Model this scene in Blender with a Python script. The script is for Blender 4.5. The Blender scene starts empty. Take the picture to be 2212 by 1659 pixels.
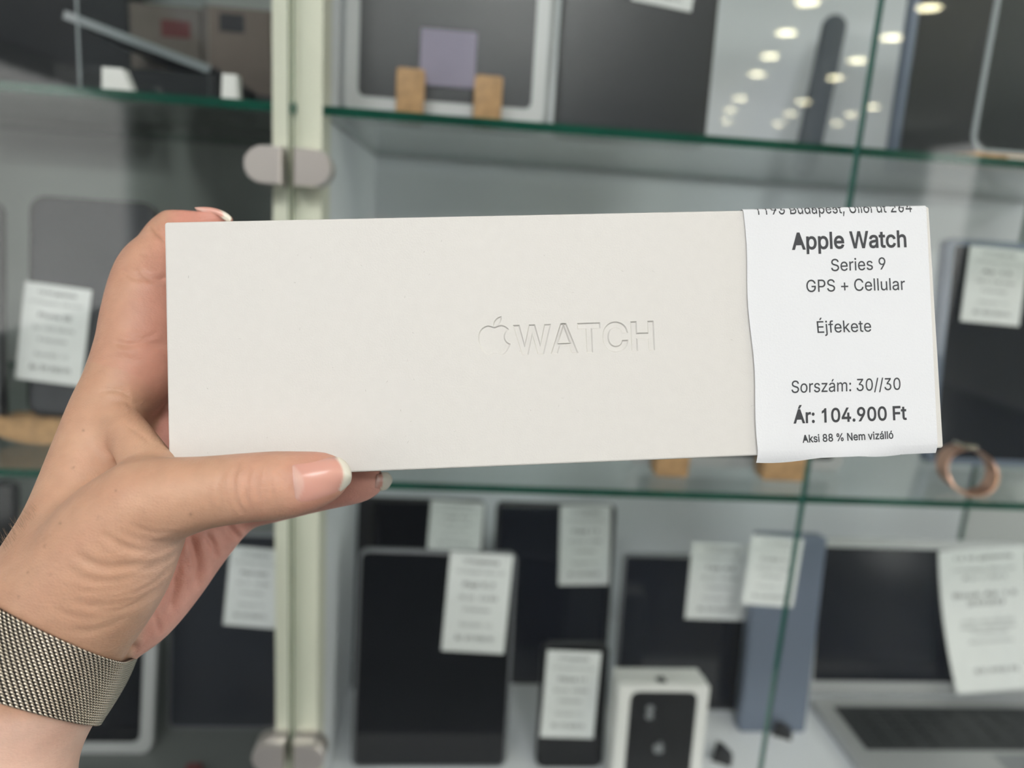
import bpy, bmesh, math, random
import numpy as np
from mathutils import Vector, Matrix
from mathutils.bvhtree import BVHTree
from mathutils.geometry import delaunay_2d_cdt

random.seed(7)
rng = np.random.default_rng(7)
SC = bpy.context.scene
COL = SC.collection

# ------------------------------------------------------------------ camera, sky, exposure
IW, IH, F = 2212, 1659, 1609.0
CX, CY = 1106.0, 829.5
EYE = np.array([0.0, 0.0, 1.45])
D_ = np.array([-476.0, 7270.0, 1609.0]); D_ /= np.linalg.norm(D_)      # straight down, seen from the camera
N_ = np.array([-124.0, -364.2, 1609.0]); N_ -= D_ * (N_ @ D_); N_ /= np.linalg.norm(N_)   # into the cabinet
R_ = np.cross(D_, N_)                                                   # along the cabinet front
M3 = np.stack([R_, N_, -D_])                                            # camera axes -> world

def c2w(p):
    return np.asarray(p) @ M3.T + EYE

def cdir(px, py):
    return np.array([(px - CX) / F, (py - CY) / F, 1.0])

def P(px, py, d):
    return c2w(cdir(px, py) * d)

def on_y(px, py, Y):
    r = M3 @ cdir(px, py)
    return EYE + r * ((Y - EYE[1]) / r[1])

def on_z(px, py, Z):
    r = M3 @ cdir(px, py)
    return EYE + r * ((Z - EYE[2]) / r[2])

cam_data = bpy.data.cameras.new('camera')
cam = bpy.data.objects.new('camera', cam_data)
COL.objects.link(cam)
cam_data.sensor_fit = 'HORIZONTAL'
cam_data.sensor_width = 36.0
cam_data.lens = 36.0 * F / IW
cam_data.clip_start = 0.01
cam_data.clip_end = 100
m = Matrix.Identity(4)
for r in range(3):
    m[r][0], m[r][1], m[r][2], m[r][3] = M3[r][0], -M3[r][1], -M3[r][2], EYE[r]
cam.matrix_world = m
cam_data.dof.use_dof = True
cam_data.dof.focus_distance = 0.222
cam_data.dof.aperture_fstop = 7.2
SC.camera = cam

world = bpy.data.worlds.new('sky')
SC.world = world
world.use_nodes = True
wn = world.node_tree
wn.nodes['Background'].inputs['Color'].default_value = (1.0, 0.975, 0.95, 1)
wn.nodes['Background'].inputs['Strength'].default_value = 1.1

SC.view_settings.view_transform = 'Standard'
SC.view_settings.look = 'None'
SC.view_settings.gamma = 1.0
SC.view_settings.use_curve_mapping = False
SC.view_settings.exposure = 1.30

# ------------------------------------------------------------------ materials
def lin(c):
    return tuple(((v / 255) / 12.92 if v / 255 <= 0.04045 else ((v / 255 + 0.055) / 1.055) ** 2.4) for v in c)

def mat(name, rgb, rough=0.5, metal=0.0, spec=0.5, noise=0.0, scale=60.0, bump=0.0, bscale=400.0, sss=0.0, coat=0.0, attr=None):
    mm = bpy.data.materials.new(name)
    mm.use_nodes = True
    nt = mm.node_tree
    b = nt.nodes['Principled BSDF']
    c = lin(rgb)
    b.inputs['Base Color'].default_value = (*c, 1)
    b.inputs['Roughness'].default_value = rough
    b.inputs['Metallic'].default_value = metal
    b.inputs['Specular IOR Level'].default_value = spec
    b.inputs['Coat Weight'].default_value = coat
    tc = nt.nodes.new('ShaderNodeTexCoord')
    col_out = None
    if attr:
        a = nt.nodes.new('ShaderNodeAttribute'); a.attribute_name = attr
        col_out = a.outputs['Color']
    if noise:
        n = nt.nodes.new('ShaderNodeTexNoise'); n.inputs['Scale'].default_value = scale
        n.inputs['Detail'].default_value = 4
        nt.links.new(tc.outputs['Object'], n.inputs['Vector'])
        mr = nt.nodes.new('ShaderNodeMapRange')
        mr.inputs['From Min'].default_value = 0.3; mr.inputs['From Max'].default_value = 0.7
        mr.inputs['To Min'].default_value = 1 - noise; mr.inputs['To Max'].default_value = 1 + noise
        nt.links.new(n.outputs['Fac'], mr.inputs['Value'])
        mx = nt.nodes.new('ShaderNodeMix'); mx.data_type = 'RGBA'; mx.blend_type = 'MULTIPLY'
        mx.inputs[0].default_value = 1.0
        if col_out: nt.links.new(col_out, mx.inputs[6])
        else: mx.inputs[6].default_value = (*c, 1)
        nt.links.new(mr.outputs['Result'], mx.inputs[7])
        col_out = mx.outputs[2]
    if col_out: nt.links.new(col_out, b.inputs['Base Color'])
    if bump:
        n2 = nt.nodes.new('ShaderNodeTexNoise'); n2.inputs['Scale'].default_value = bscale
        n2.inputs['Detail'].default_value = 3
        nt.links.new(tc.outputs['Object'], n2.inputs['Vector'])
        bp = nt.nodes.new('ShaderNodeBump'); bp.inputs['Strength'].default_value = bump
        bp.inputs['Distance'].default_value = 0.0004
        nt.links.new(n2.outputs['Fac'], bp.inputs['Height'])
        nt.links.new(bp.outputs['Normal'], b.inputs['Normal'])
    if sss:
        b.inputs['Subsurface Weight'].default_value = sss
        b.inputs['Subsurface Radius'].default_value = (1.0, 0.35, 0.2)
        b.inputs['Subsurface Scale'].default_value = 0.004
    return mm

def glass(name, tint, rough=0.0, ior=1.5):
    mm = bpy.data.materials.new(name); mm.use_nodes = True
    nt = mm.node_tree; nt.nodes.clear()
    o = nt.nodes.new('ShaderNodeOutputMaterial')
    mix = nt.nodes.new('ShaderNodeMixShader')
    fr = nt.nodes.new('ShaderNodeFresnel')
    ge = nt.nodes.new('ShaderNodeNewGeometry'); mr = nt.nodes.new('ShaderNodeMapRange')
    mr.inputs['To Min'].default_value = ior; mr.inputs['To Max'].default_value = 1/ior     # thin pane: same mirror strength from both sides
    nt.links.new(ge.outputs['Backfacing'], mr.inputs['Value']); nt.links.new(mr.outputs['Result'], fr.inputs['IOR'])
    tr = nt.nodes.new('ShaderNodeBsdfTransparent'); tr.inputs['Color'].default_value = (*tint, 1)
    gl = nt.nodes.new('ShaderNodeBsdfGlossy'); gl.inputs['Roughness'].default_value = rough
    nt.links.new(fr.outputs[0], mix.inputs[0]); nt.links.new(tr.outputs[0], mix.inputs[1])
    nt.links.new(gl.outputs[0], mix.inputs[2]); nt.links.new(mix.outputs[0], o.inputs[0])
    return mm

def emit(name, rgb, s):
    mm = bpy.data.materials.new(name); mm.use_nodes = True
    nt = mm.node_tree; nt.nodes.clear()
    o = nt.nodes.new('ShaderNodeOutputMaterial'); e = nt.nodes.new('ShaderNodeEmission')
    e.inputs[0].default_value = (*rgb, 1); e.inputs[1].default_value = s
    nt.links.new(e.outputs[0], o.inputs[0])
    return mm

M = dict(
    card=mat('white_card', (201, 199, 195), .55, bump=.12, bscale=1800, noise=.012, scale=300),
    paper=mat('white_paper', (212, 214, 217), .8, bump=.2, bscale=1500),
    tagpaper=mat('tag_paper', (228, 231, 230), .8, noise=.03, scale=40),
    ink=mat('ink', (52, 54, 58), .7, noise=.15, scale=2500),
    ink_faint=mat('tag_ink', (96, 98, 100), .8),
    cream=mat('cream_aluminium', (226, 226, 208), .45, noise=.02, scale=8),
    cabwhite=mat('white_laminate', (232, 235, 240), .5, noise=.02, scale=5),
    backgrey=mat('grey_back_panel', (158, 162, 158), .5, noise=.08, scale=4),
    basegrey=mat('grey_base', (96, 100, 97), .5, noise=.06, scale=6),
    chrome=mat('satin_chrome', (214, 208, 202), .3, metal=.75),
    alu=mat('aluminium', (158, 161, 164), .45, metal=.5),
    alu_light=mat('light_aluminium', (186, 188, 189), .45, metal=.3),
    greyshell=mat('grey_shell', (120, 122, 126), .4, metal=.4),
    blueshell=mat('blue_grey_shell', (118, 128, 146), .35, metal=.3),
    black=mat('black_plastic', (28, 29, 32), .4),
    screen=mat('black_screen_glass', (7, 9, 14), .06, spec=.4),
    screen_soft=mat('matte_dark_screen', (27, 31, 39), .3, spec=.6),
    screen_blue=mat('dark_blue_screen', (20, 24, 34), .12, spec=.6),
    keys=mat('dark_keys', (38, 42, 44), .5),
    wood=mat('pale_wood', (184, 146, 104), .6, noise=.22, scale=120),
    taupe=mat('taupe_carton', (112, 102, 94), .7, noise=.1, scale=20),
    darkbox=mat('dark_carton', (26, 28, 33), .6, noise=.2, scale=15),
    red=mat('dull_red_print', (104, 48, 48), .7),
    lav=mat('lavender_paper', (150, 144, 165), .7, noise=.06, scale=30),
    acrylic=glass('clear_acrylic', (.93, .95, .95)),
    acrylic_edge=mat('acrylic_edge', (170, 176, 180), .25),
    glass=glass('cabinet_glass', (.985, .995, .99)),
    shelfglass=glass('shelf_glass', (.94, .975, .96)),
    gedge=mat('green_glass_edge', (22, 74, 60), .15, noise=.3, scale=14),
    gedge_mid=mat('mid_green_glass_edge', (66, 128, 116), .15, noise=.2, scale=10),
    gedge_door=mat('pale_green_glass_edge', (120, 150, 140), .15),
    rose=mat('rose_gold', (214, 170, 148), .3, metal=.8),
    steel=mat('brushed_steel', (216, 207, 192), .26, metal=1.0),
    dark_steel=mat('dark_steel', (30, 28, 28), .6, metal=.5),
    wallm=mat('wall_paint', (196, 200, 200), .8, noise=.03, scale=2),
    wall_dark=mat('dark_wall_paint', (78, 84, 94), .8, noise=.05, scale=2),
    ceilm=mat('ceiling_paint', (196, 200, 197), .85, noise=.02, scale=2),
    floorm=mat('floor_tile', (72, 75, 80), .35, noise=.08, scale=3),
    bar_grey=mat('dark_bar_grey', (96, 102, 110), .6),
    trim=mat('window_frame', (225, 228, 230), .5),
    hair=mat('fair_hair', (150, 126, 104), .5),
    dust=mat('dust_fibre', (120, 114, 106), .8),
    white_plastic=mat('white_plastic', (235, 235, 232), .35),
    lamp=emit('lamp_glow', (1.0, .92, .60), 15.0),
    panel=emit('fill_panel_glow', (1.0, .985, .965), 9.5),
    lampring=mat('lamp_ring', (235, 235, 230), .4),
    denim=mat('grey_display_unit', (128, 134, 140), .6, noise=.1, scale=3),
)
M['skin'] = mat('skin', (200, 150, 120), .48, spec=.35, noise=.05, scale=220, bump=.0, sss=.12, attr='tone')
# skin relief: fine cells plus longer wrinkles
_nt = M['skin'].node_tree; _b = _nt.nodes['Principled BSDF']
_tc = _nt.nodes.new('ShaderNodeTexCoord')
_v = _nt.nodes.new('ShaderNodeTexVoronoi'); _v.inputs['Scale'].default_value = 900; _v.feature = 'DISTANCE_TO_EDGE'
_n = _nt.nodes.new('ShaderNodeTexNoise'); _n.inputs['Scale'].default_value = 420; _n.inputs['Detail'].default_value = 5
_mp = _nt.nodes.new('ShaderNodeMapping'); _mp.inputs['Scale'].default_value = (1.0, .6, 1.5)
_nt.links.new(_tc.outputs['Object'], _mp.inputs[0])
_nt.links.new(_mp.outputs[0], _v.inputs['Vector']); _nt.links.new(_mp.outputs[0], _n.inputs['Vector'])
_ad = _nt.nodes.new('ShaderNodeMath'); _ad.operation = 'MULTIPLY_ADD'; _ad.inputs[1].default_value = .55
_nt.links.new(_v.outputs['Distance'], _ad.inputs[0]); _nt.links.new(_n.outputs['Fac'], _ad.inputs[2])
_bp = _nt.nodes.new('ShaderNodeBump'); _bp.inputs['Strength'].default_value = .5; _bp.inputs['Distance'].default_value = .0004
_nt.links.new(_ad.outputs[0], _bp.inputs['Height']); _nt.links.new(_bp.outputs[0], _b.inputs['Normal'])
M['nail'] = mat('nail', (220, 160, 140), .26, spec=.5, sss=.1, attr='tone')

# ------------------------------------------------------------------ helpers
def tag(o, label=None, cat=None, group=None, kind=None):
    if label: o['label'] = label
    if cat: o['category'] = cat
    if group: o['group'] = group
    if kind: o['kind'] = kind
    return o

def link(name, me, parent=None, mats=None, smooth=False):
    o = bpy.data.objects.new(name, me)
    COL.objects.link(o)
    if parent: o.parent = parent
    for k in (mats or []):
        me.materials.append(M[k] if isinstance(k, str) else k)
    if smooth:
        me.polygons.foreach_set('use_smooth', [True] * len(me.polygons))
    return o

def empty(name, loc=(0, 0, 0), rot=None, **kw):
    o = bpy.data.objects.new(name, None)
    COL.objects.link(o)
    o.empty_display_size = .02
    mw = Matrix.Translation(Vector(loc))
    if rot is not None: mw = mw @ rot.to_4x4()
    o.matrix_world = mw
    tag(o, **kw)
    return o

class MB:
    def __init__(s):
        s.v, s.f, s.mi = [], [], []
    def add(s, vs, fs, mi=0):
        n = len(s.v)
        s.v += [tuple(map(float, v)) for v in vs]
        s.f += [[i + n for i in f] for f in fs]
        s.mi += ([mi] * len(fs) if isinstance(mi, int) else list(mi))
        return s
    def box(s, lo, hi, mi=0, mf=None):
        x0, y0, z0 = lo; x1, y1, z1 = hi
        v = [(x0,y0,z0),(x1,y0,z0),(x1,y1,z0),(x0,y1,z0),(x0,y0,z1),(x1,y0,z1),(x1,y1,z1),(x0,y1,z1)]
        f = [(0,3,2,1),(4,5,6,7),(0,1,5,4),(2,3,7,6),(1,2,6,5),(3,0,4,7)]   # -z +z -y +y +x -x
        return s.add(v, f, mf if mf else mi)
    def prism(s, poly, y0, y1, mi=0, mf=None):
        """closed (x,z) outline extruded along y"""
        n = len(poly)
        v = [(x, y0, z) for x, z in poly] + [(x, y1, z) for x, z in poly]
        f = [list(range(n)), list(range(2*n-1, n-1, -1))] + [(i, i+n, (i+1) % n + n, (i+1) % n) for i in range(n)]
        return s.add(v, f, mf if mf else mi)
    def rslab(s, w, h, t, r, bev=None, mi=0, x0=0.0, z0=0.0, y0=0.0, seg=6):
        """rounded slab, front at y0, x centred on x0, bottom at z0; edges bevelled"""
        bev = min(t * .3, .0012) if bev is None else bev
        def ring(ins, y):
            rr = max(r - ins, .0002); ww, hh = w/2 - ins, h - 2*ins
            out = []
            for cx, cz, a0 in ((ww-rr, rr, -90), (ww-rr, hh-rr, 0), (-ww+rr, hh-rr, 90), (-ww+rr, rr, 180)):
                for k in range(seg+1):
                    a = math.radians(a0 + 90*k/seg)
                    out.append((x0 + cx + rr*math.cos(a), y, z0 + ins + cz + rr*math.sin(a)))
            return out
        rings = [ring(bev, y0), ring(bev*.3, y0+bev*.3), ring(0, y0+bev), ring(0, y0+t-bev), ring(bev*.3, y0+t-bev*.3), ring(bev, y0+t)]
        n = len(rings[0]); v = sum(rings, []); f = [list(range(n)), list(range(6*n-1, 5*n-1, -1))]
        for k in range(5):
            for i in range(n):
                j = (i+1) % n
                f.append((k*n+i, (k+1)*n+i, (k+1)*n+j, k*n+j))
        return s.add(v, f, mi)
    def tube(s, pts, rad, seg=8, mi=0, caps=True):
        pts = [Vector(p) for p in pts]
        rads = rad if isinstance(rad, (list, tuple)) else [rad]*len(pts)
        vs, fs = [], []
        up = None
        for i, p in enumerate(pts):
            d = (pts[min(i+1, len(pts)-1)] - pts[max(i-1, 0)]).normalized()
            if up is None: up = d.orthogonal().normalized()
            up = (up - d*up.dot(d)).normalized(); w = d.cross(up)
            for k in range(seg):
                a = 2*math.pi*k/seg
                vs.append(p + (up*math.cos(a) + w*math.sin(a))*rads[i])
        for i in range(len(pts)-1):
            for k in range(seg):
                j = (k+1) % seg
                fs.append((i*seg+k, i*seg+j, (i+1)*seg+j, (i+1)*seg+k))
        if caps:
            fs.append(list(range(seg-1, -1, -1))); fs.append(list(range((len(pts)-1)*seg, len(pts)*seg)))
        return s.add(vs, fs, mi)
    def build(s, name, mats, parent=None, smooth=False, label=None, **kw):
        me = bpy.data.meshes.new(name)
        me.from_pydata(s.v, [], s.f)
        if any(s.mi): me.polygons.foreach_set('material_index', s.mi)
        o = link(name, me, parent, mats if isinstance(mats, (list, tuple)) else [mats], smooth)
        me.update()
        return tag(o, label, **kw)

def weighted(o, ang=35):
    me = o.data
    me.polygons.foreach_set('use_smooth', [True]*len(me.polygons))
    bm = bmesh.new(); bm.from_mesh(me)
    for e in bm.edges:
        if len(e.link_faces) == 2 and e.calc_face_angle(0) > math.radians(ang): e.smooth = False
    bm.to_mesh(me); bm.free()
    return o

# outlines of a plain grotesque alphabet: code:advance:closed outlines
GLYPH_DATA = (
    '32:188:;37:676:75,388,78,360,86,335,100,314,121,297,146,286,175,283,205,286,230,297,250,314,264,335,273,360,276,388,276,412,273,440,264,464,250,486,230,503,206,513,175,517,146,513,121,503,101,486,87,464,78,440,75,412|175'
    ',327,153,332,138,346,130,366,127,388,127,412,130,434,138,454,153,468,175,473,198,468,213,454,221,434,223,412,223,388,220,366,212,346,198,332|400,95,403,68,412,43,426,21,446,5,471,-6,501,-10,531,-6,555,5,575,21,589,43,598'
    ',68,601,95,601,120,598,147,590,172,576,194,556,210,531,221,501,225,472,221,447,210,427,194,412,172,403,147,400,120|501,35,479,40,464,53,456,72,453,95,453,120,456,142,464,162,479,176,501,180,524,176,538,162,546,142,549,12'
    '0,549,95,546,72,538,53,523,40|132,0,191,0,540,509,482,509;43:453:61,226,61,172,198,172,198,34,255,34,255,172,391,172,391,226,255,226,255,364,198,364,198,226;44:188:68,71,38,-119,84,-119,137,71;46:188:50,41,53,24,63,9,78,'
    '-1,95,-4,113,-1,128,9,138,24,141,41,138,59,128,73,113,83,95,87,78,83,63,73,53,59;47:249:235,533,178,533,14,-76,71,-76;48:453:60,144,69,113,81,86,95,62,111,41,130,24,151,10,174,1,200,-5,227,-7,254,-5,279,1,302,10,323,24,3'
    '42,41,358,62,372,86,384,113,393,144,400,178,404,214,405,254,404,294,400,330,393,364,384,395,372,423,358,447,342,467,323,484,302,498,279,508,254,514,227,516,200,514,174,508,151,498,130,484,111,467,95,447,81,423,69,395,60,'
    '364,53,330,49,294,48,254,49,214,53,178|123,144,117,168,113,194,110,223,109,254,110,285,113,314,117,341,123,365,131,386,140,405,151,422,163,435,177,446,192,454,209,458,227,460,245,458,262,454,276,446,290,435,303,422,313,4'
    '05,322,386,330,365,336,341,340,314,343,285,344,254,343,223,340,194,336,168,330,144,322,122,313,103,303,87,290,74,276,64,262,56,245,52,227,50,209,52,192,56,177,64,163,74,151,87,140,103,131,122;49:453:205,0,268,0,268,509,2'
    '18,509,180,455,105,410,105,352,165,378,205,408;50:453:67,384,66,362,127,362,130,390,139,413,153,433,172,447,196,457,224,460,250,457,273,449,293,436,308,419,317,397,320,371,318,349,311,327,299,305,282,282,234,229,64,47,64'
    ',0,389,0,389,57,153,58,267,180,336,259,348,275,357,290,365,304,371,318,379,345,381,372,380,392,376,411,370,429,361,445,350,461,337,474,322,486,306,497,287,505,268,511,247,515,225,516,202,515,181,511,162,505,143,496,126,4'
    '85,111,473,97,458,86,442,77,424,71,405;51:453:114,19,133,10,152,3,173,-3,195,-6,218,-7,243,-6,266,-2,288,4,309,12,327,23,344,35,358,50,370,66,380,84,387,103,392,123,393,145,392,166,388,185,381,204,371,222,359,239,344,253'
    ',327,265,308,276,287,284,264,288,238,290,221,289,372,461,372,509,70,509,70,452,288,450,157,299,157,248,201,248,223,247,242,244,260,240,275,234,299,217,316,196,326,172,329,145,325,116,315,93,298,74,275,61,248,52,219,50,19'
    '0,52,165,59,143,71,126,87,115,107,109,132,44,132,47,111,52,92,59,74,70,57,83,43,98,30;52:453:40,158,40,105,282,105,282,0,343,0,343,105,413,105,413,163,343,163,343,318,282,318,282,163,109,164,311,509,247,509;53:453:128,24'
    '6,145,258,167,268,192,275,218,277,248,273,275,262,297,244,314,221,320,208,324,193,327,178,328,162,324,132,314,104,298,81,276,64,250,54,221,50,196,52,173,60,154,73,138,89,127,108,122,130,60,130,62,111,67,93,74,76,83,60,94'
    ',45,108,32,123,21,140,11,159,3,178,-2,199,-6,221,-7,245,-6,268,-1,289,6,309,15,327,27,343,41,357,58,369,76,379,96,386,116,390,139,391,163,390,181,388,198,384,215,379,231,372,246,364,260,355,273,334,296,321,306,308,314,29'
    '4,321,279,326,263,330,246,333,229,334,203,332,178,325,155,314,135,301,151,452,366,452,366,509,96,509,67,253;54:453:69,115,75,94,84,74,96,56,109,40,125,27,142,15,161,5,182,-2,203,-6,226,-7,249,-6,271,-2,291,5,310,14,327,2'
    '6,343,39,356,55,368,73,377,92,384,112,388,134,389,157,388,180,384,202,378,221,370,240,359,256,347,271,332,284,316,295,298,303,278,309,258,313,235,314,214,312,196,307,179,299,174,295,322,509,252,509,137,340,118,311,102,28'
    '5,90,261,80,239,73,219,68,199,65,180,64,162,65,138|128,128,125,158,128,188,138,214,154,236,174,252,198,262,226,265,254,262,279,251,299,235,314,213,324,187,327,157,324,128,314,101,299,79,279,63,254,52,226,48,198,52,174,63'
    ',154,80,138,102;55:453:97,0,165,0,391,449,391,509,62,509,62,452,323,450;56:453:86,47,100,33,117,21,136,11,156,3,178,-2,201,-6,226,-7,251,-6,274,-2,297,3,317,11,336,21,352,33,366,47,378,62,388,78,395,96,400,115,401,135,40'
    '0,151,397,166,393,181,387,195,371,220,351,241,327,256,300,266,318,273,333,282,347,294,359,308,369,324,376,342,381,360,382,380,381,399,377,417,370,434,361,450,350,464,337,477,322,488,306,498,288,506,269,512,248,515,226,51'
    '6,204,515,183,512,164,506,146,498,129,488,114,477,101,464,90,450,81,434,75,417,71,399,70,380,71,360,76,342,83,324,93,308,105,294,119,282,135,273,153,266,125,256,101,241,81,220,65,195,59,181,55,166,53,151,52,135,53,115,57'
    ',96,64,78,74,62|129,91,119,114,115,139,119,166,130,189,146,208,169,223,196,232,226,235,256,232,283,223,306,208,322,189,333,166,337,139,333,114,323,91,307,74,285,60,272,55,258,52,243,50,226,49,210,50,195,52,180,55,167,60,'
    '145,74|200,292,178,300,158,313,145,330,136,351,133,376,136,400,145,420,158,437,177,449,200,457,226,460,252,457,275,449,294,437,308,420,316,400,319,376,316,351,307,330,293,313,274,300,252,292,226,290;57:453:69,307,75,287,'
    '83,269,94,252,106,237,121,225,137,214,155,206,174,200,196,196,218,195,238,197,257,202,276,212,130,0,200,0,334,197,350,224,363,248,373,270,380,290,385,310,388,329,389,347,388,371,384,394,377,414,368,434,357,452,343,468,32'
    '8,482,310,494,291,503,271,510,249,515,226,516,203,515,182,510,162,503,143,494,125,483,110,469,96,454,85,436,76,417,69,397,65,375,64,352,65,329|128,322,125,352,128,381,138,407,154,430,174,446,198,457,226,460,254,457,279,4'
    '46,299,430,314,407,324,381,327,350,324,321,314,295,299,273,279,257,254,247,226,243,198,247,174,257,154,273,138,295;58:188:50,41,53,24,63,9,78,-1,95,-4,113,-1,128,9,138,24,141,41,138,59,128,73,113,83,95,87,78,83,63,73,53,'
    '59|50,316,53,299,63,284,78,274,95,271,113,274,128,284,138,299,141,316,138,334,128,349,113,358,95,362,78,358,63,349,53,334;65:480:16,0,85,0,135,142,344,142,395,0,463,0,276,509,201,509|324,199,239,450,155,199;66:456:125,57'
    ',125,231,248,231,280,228,306,218,327,203,342,184,352,162,355,137,353,120,349,106,341,92,330,80,315,70,296,63,272,58,245,57|60,509,60,0,247,0,276,1,301,4,324,10,344,18,362,28,377,39,390,52,400,67,408,83,414,100,417,117,41'
    '8,136,417,155,414,173,409,189,402,203,385,227,363,245,339,257,315,264,337,275,356,286,373,301,387,320,395,344,398,374,397,392,394,410,388,426,381,442,371,456,359,470,345,481,329,491,310,499,290,504,266,508,241,509|125,45'
    '2,240,452,263,451,283,446,299,439,313,429,323,417,330,404,335,388,336,372,333,348,323,326,308,309,288,296,264,288,238,285,125,285;67:510:57,146,70,115,86,87,104,63,126,42,150,25,176,11,205,1,235,-5,267,-7,286,-6,305,-4,3'
    '23,0,357,11,373,18,388,28,416,49,428,62,438,76,448,91,456,107,464,124,469,141,473,160,408,160,400,136,389,114,375,96,357,81,338,69,315,60,292,55,267,53,244,54,223,59,203,66,184,76,166,89,151,105,137,124,125,145,116,169,1'
    '09,195,104,223,103,254,104,285,109,314,116,340,125,364,137,385,150,404,166,419,184,432,203,442,223,450,244,454,267,456,292,454,315,449,338,440,357,428,375,413,389,395,400,373,408,348,473,348,469,367,463,385,456,402,448,4'
    '18,438,433,427,447,415,460,388,482,373,490,357,498,323,509,305,513,286,515,267,516,235,514,205,508,176,498,150,484,126,466,104,445,86,421,70,393,57,362,48,329,42,293,40,254,42,215,48,179;68:502:60,509,60,0,219,0,256,2,29'
    '1,8,322,17,351,31,376,48,398,68,417,92,433,119,446,149,455,181,460,217,462,255,460,293,455,329,446,361,433,391,418,418,399,441,378,461,353,478,325,492,294,501,261,507,225,509|221,452,249,450,275,446,299,438,320,428,338,4'
    '15,354,399,368,381,379,361,388,338,394,312,398,285,399,255,398,225,394,198,388,172,379,149,368,128,354,110,337,94,318,81,296,70,272,63,245,58,215,57,125,57,125,452;69:419:125,57,125,229,355,229,355,286,125,286,125,452,37'
    '2,452,372,509,60,509,60,0,375,0,375,57;70:410:125,0,125,221,346,221,346,278,125,278,125,452,369,452,369,509,60,509,60,0;71:520:56,147,69,116,85,88,103,64,125,43,149,25,176,11,205,1,236,-5,269,-7,298,-5,326,0,352,8,377,19'
    ',399,33,419,50,436,69,451,91,463,115,471,141,476,170,478,200,478,256,283,256,283,199,415,199,414,180,410,160,404,141,396,123,386,107,374,93,361,81,345,71,328,63,309,58,290,54,269,53,246,54,224,59,203,66,184,76,166,89,151'
    ',105,137,124,125,145,116,169,109,195,104,223,103,254,104,285,109,314,116,340,125,364,137,385,150,404,166,419,183,432,202,442,222,450,243,454,265,456,291,454,315,448,337,439,356,427,373,411,387,393,399,372,408,349,474,349'
    ',470,367,464,384,457,400,449,416,439,431,429,445,417,457,389,480,374,489,357,497,340,504,322,509,304,513,285,515,265,516,233,514,203,508,175,498,149,484,125,466,103,445,85,421,69,393,56,362,47,329,42,293,40,254,42,216,47'
    ',180;72:517:60,0,125,0,125,232,392,232,392,0,457,0,457,509,392,509,392,289,125,289,125,509,60,509;77:628:122,0,122,328,120,435,170,291,286,0,342,0,456,291,498,409,507,436,504,327,504,0,568,0,568,509,476,509,352,187,315,7'
    '3,287,159,277,187,152,509,60,509,60,0;78:523:120,431,177,331,202,290,387,0,463,0,463,509,399,509,399,157,401,108,403,76,388,107,363,151,136,509,60,509,60,0,125,0,125,291;80:445:60,0,125,0,125,186,235,186,263,187,289,191,'
    '312,198,332,207,350,219,366,233,379,248,390,265,398,284,404,304,408,325,409,348,408,370,404,391,398,411,390,430,379,447,366,462,350,476,332,487,312,497,289,504,263,508,235,509,60,509|252,243,233,242,125,242,125,452,232,4'
    '52,251,451,268,449,283,445,297,439,318,423,333,402,342,376,344,348,342,320,333,294,318,272,297,256,284,250,269,246;83:447:54,77,64,60,76,44,91,31,108,19,128,9,149,1,172,-4,197,-8,224,-9,252,-8,278,-4,302,2,323,11,343,22,'
    '360,34,374,48,386,64,396,81,403,99,407,119,408,139,407,156,405,171,401,185,395,198,378,220,359,238,312,264,264,279,212,293,169,308,148,319,131,334,119,352,115,376,119,398,129,418,145,435,167,448,194,456,225,459,247,458,2'
    '67,453,285,446,302,437,316,425,327,412,334,396,337,378,401,378,399,397,394,415,387,433,377,449,365,463,351,476,334,488,316,498,296,506,274,512,252,515,227,516,203,515,180,512,158,506,138,498,119,488,102,476,87,463,75,448'
    ',65,431,58,413,53,393,52,372,54,348,60,326,71,307,86,289,105,274,128,261,154,249,184,239,245,222,296,205,316,193,332,179,342,161,346,139,342,114,329,92,310,74,286,60,272,55,257,52,241,50,224,49,194,51,166,59,142,71,123,8'
    '8,110,110,104,137,38,137,41,115,46,96;84:449:32,509,32,452,193,452,193,0,257,0,257,452,417,452,417,509;87:686:16,509,155,0,230,0,343,425,455,0,530,0,670,509,603,509,491,80,380,509,306,509,192,80,82,509;97:389:40,58,48,45'
    ',57,32,68,22,80,13,94,5,109,-1,126,-5,142,-8,160,-9,190,-6,215,1,236,12,252,25,264,38,274,52,277,0,337,0,337,251,336,272,333,290,329,306,322,320,306,343,286,360,263,372,239,379,216,383,194,384,163,382,133,375,118,370,104'
    ',364,91,356,79,346,67,335,57,322,48,307,41,291,100,274,118,301,132,313,149,322,171,329,196,331,220,329,240,322,256,311,267,297,274,278,276,255,273,243,265,235,252,230,178,220,125,211,100,204,78,193,58,179,43,161,34,138,3'
    '0,108,31,90,34,74|94,87,92,105,95,124,103,139,117,150,134,159,175,168,231,176,259,182,270,186,276,190,276,138,272,115,263,93,248,74,228,59,202,49,170,45,149,47,130,52,114,60,102,72;98:424:112,0,112,59,118,59,138,31,153,1'
    '7,172,4,198,-5,229,-8,252,-6,274,-2,294,6,313,16,330,29,345,45,359,63,370,84,379,107,385,133,389,160,390,189,389,218,385,245,379,270,370,293,359,314,345,332,330,348,313,361,294,371,274,378,252,383,229,384,197,382,171,373'
    ',152,360,137,346,116,319,114,509,53,509,53,0|114,209,116,229,120,247,125,263,132,278,140,291,150,302,161,312,174,320,188,326,203,329,220,330,237,329,253,325,267,319,280,311,291,301,301,289,309,276,316,261,321,245,325,227'
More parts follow.
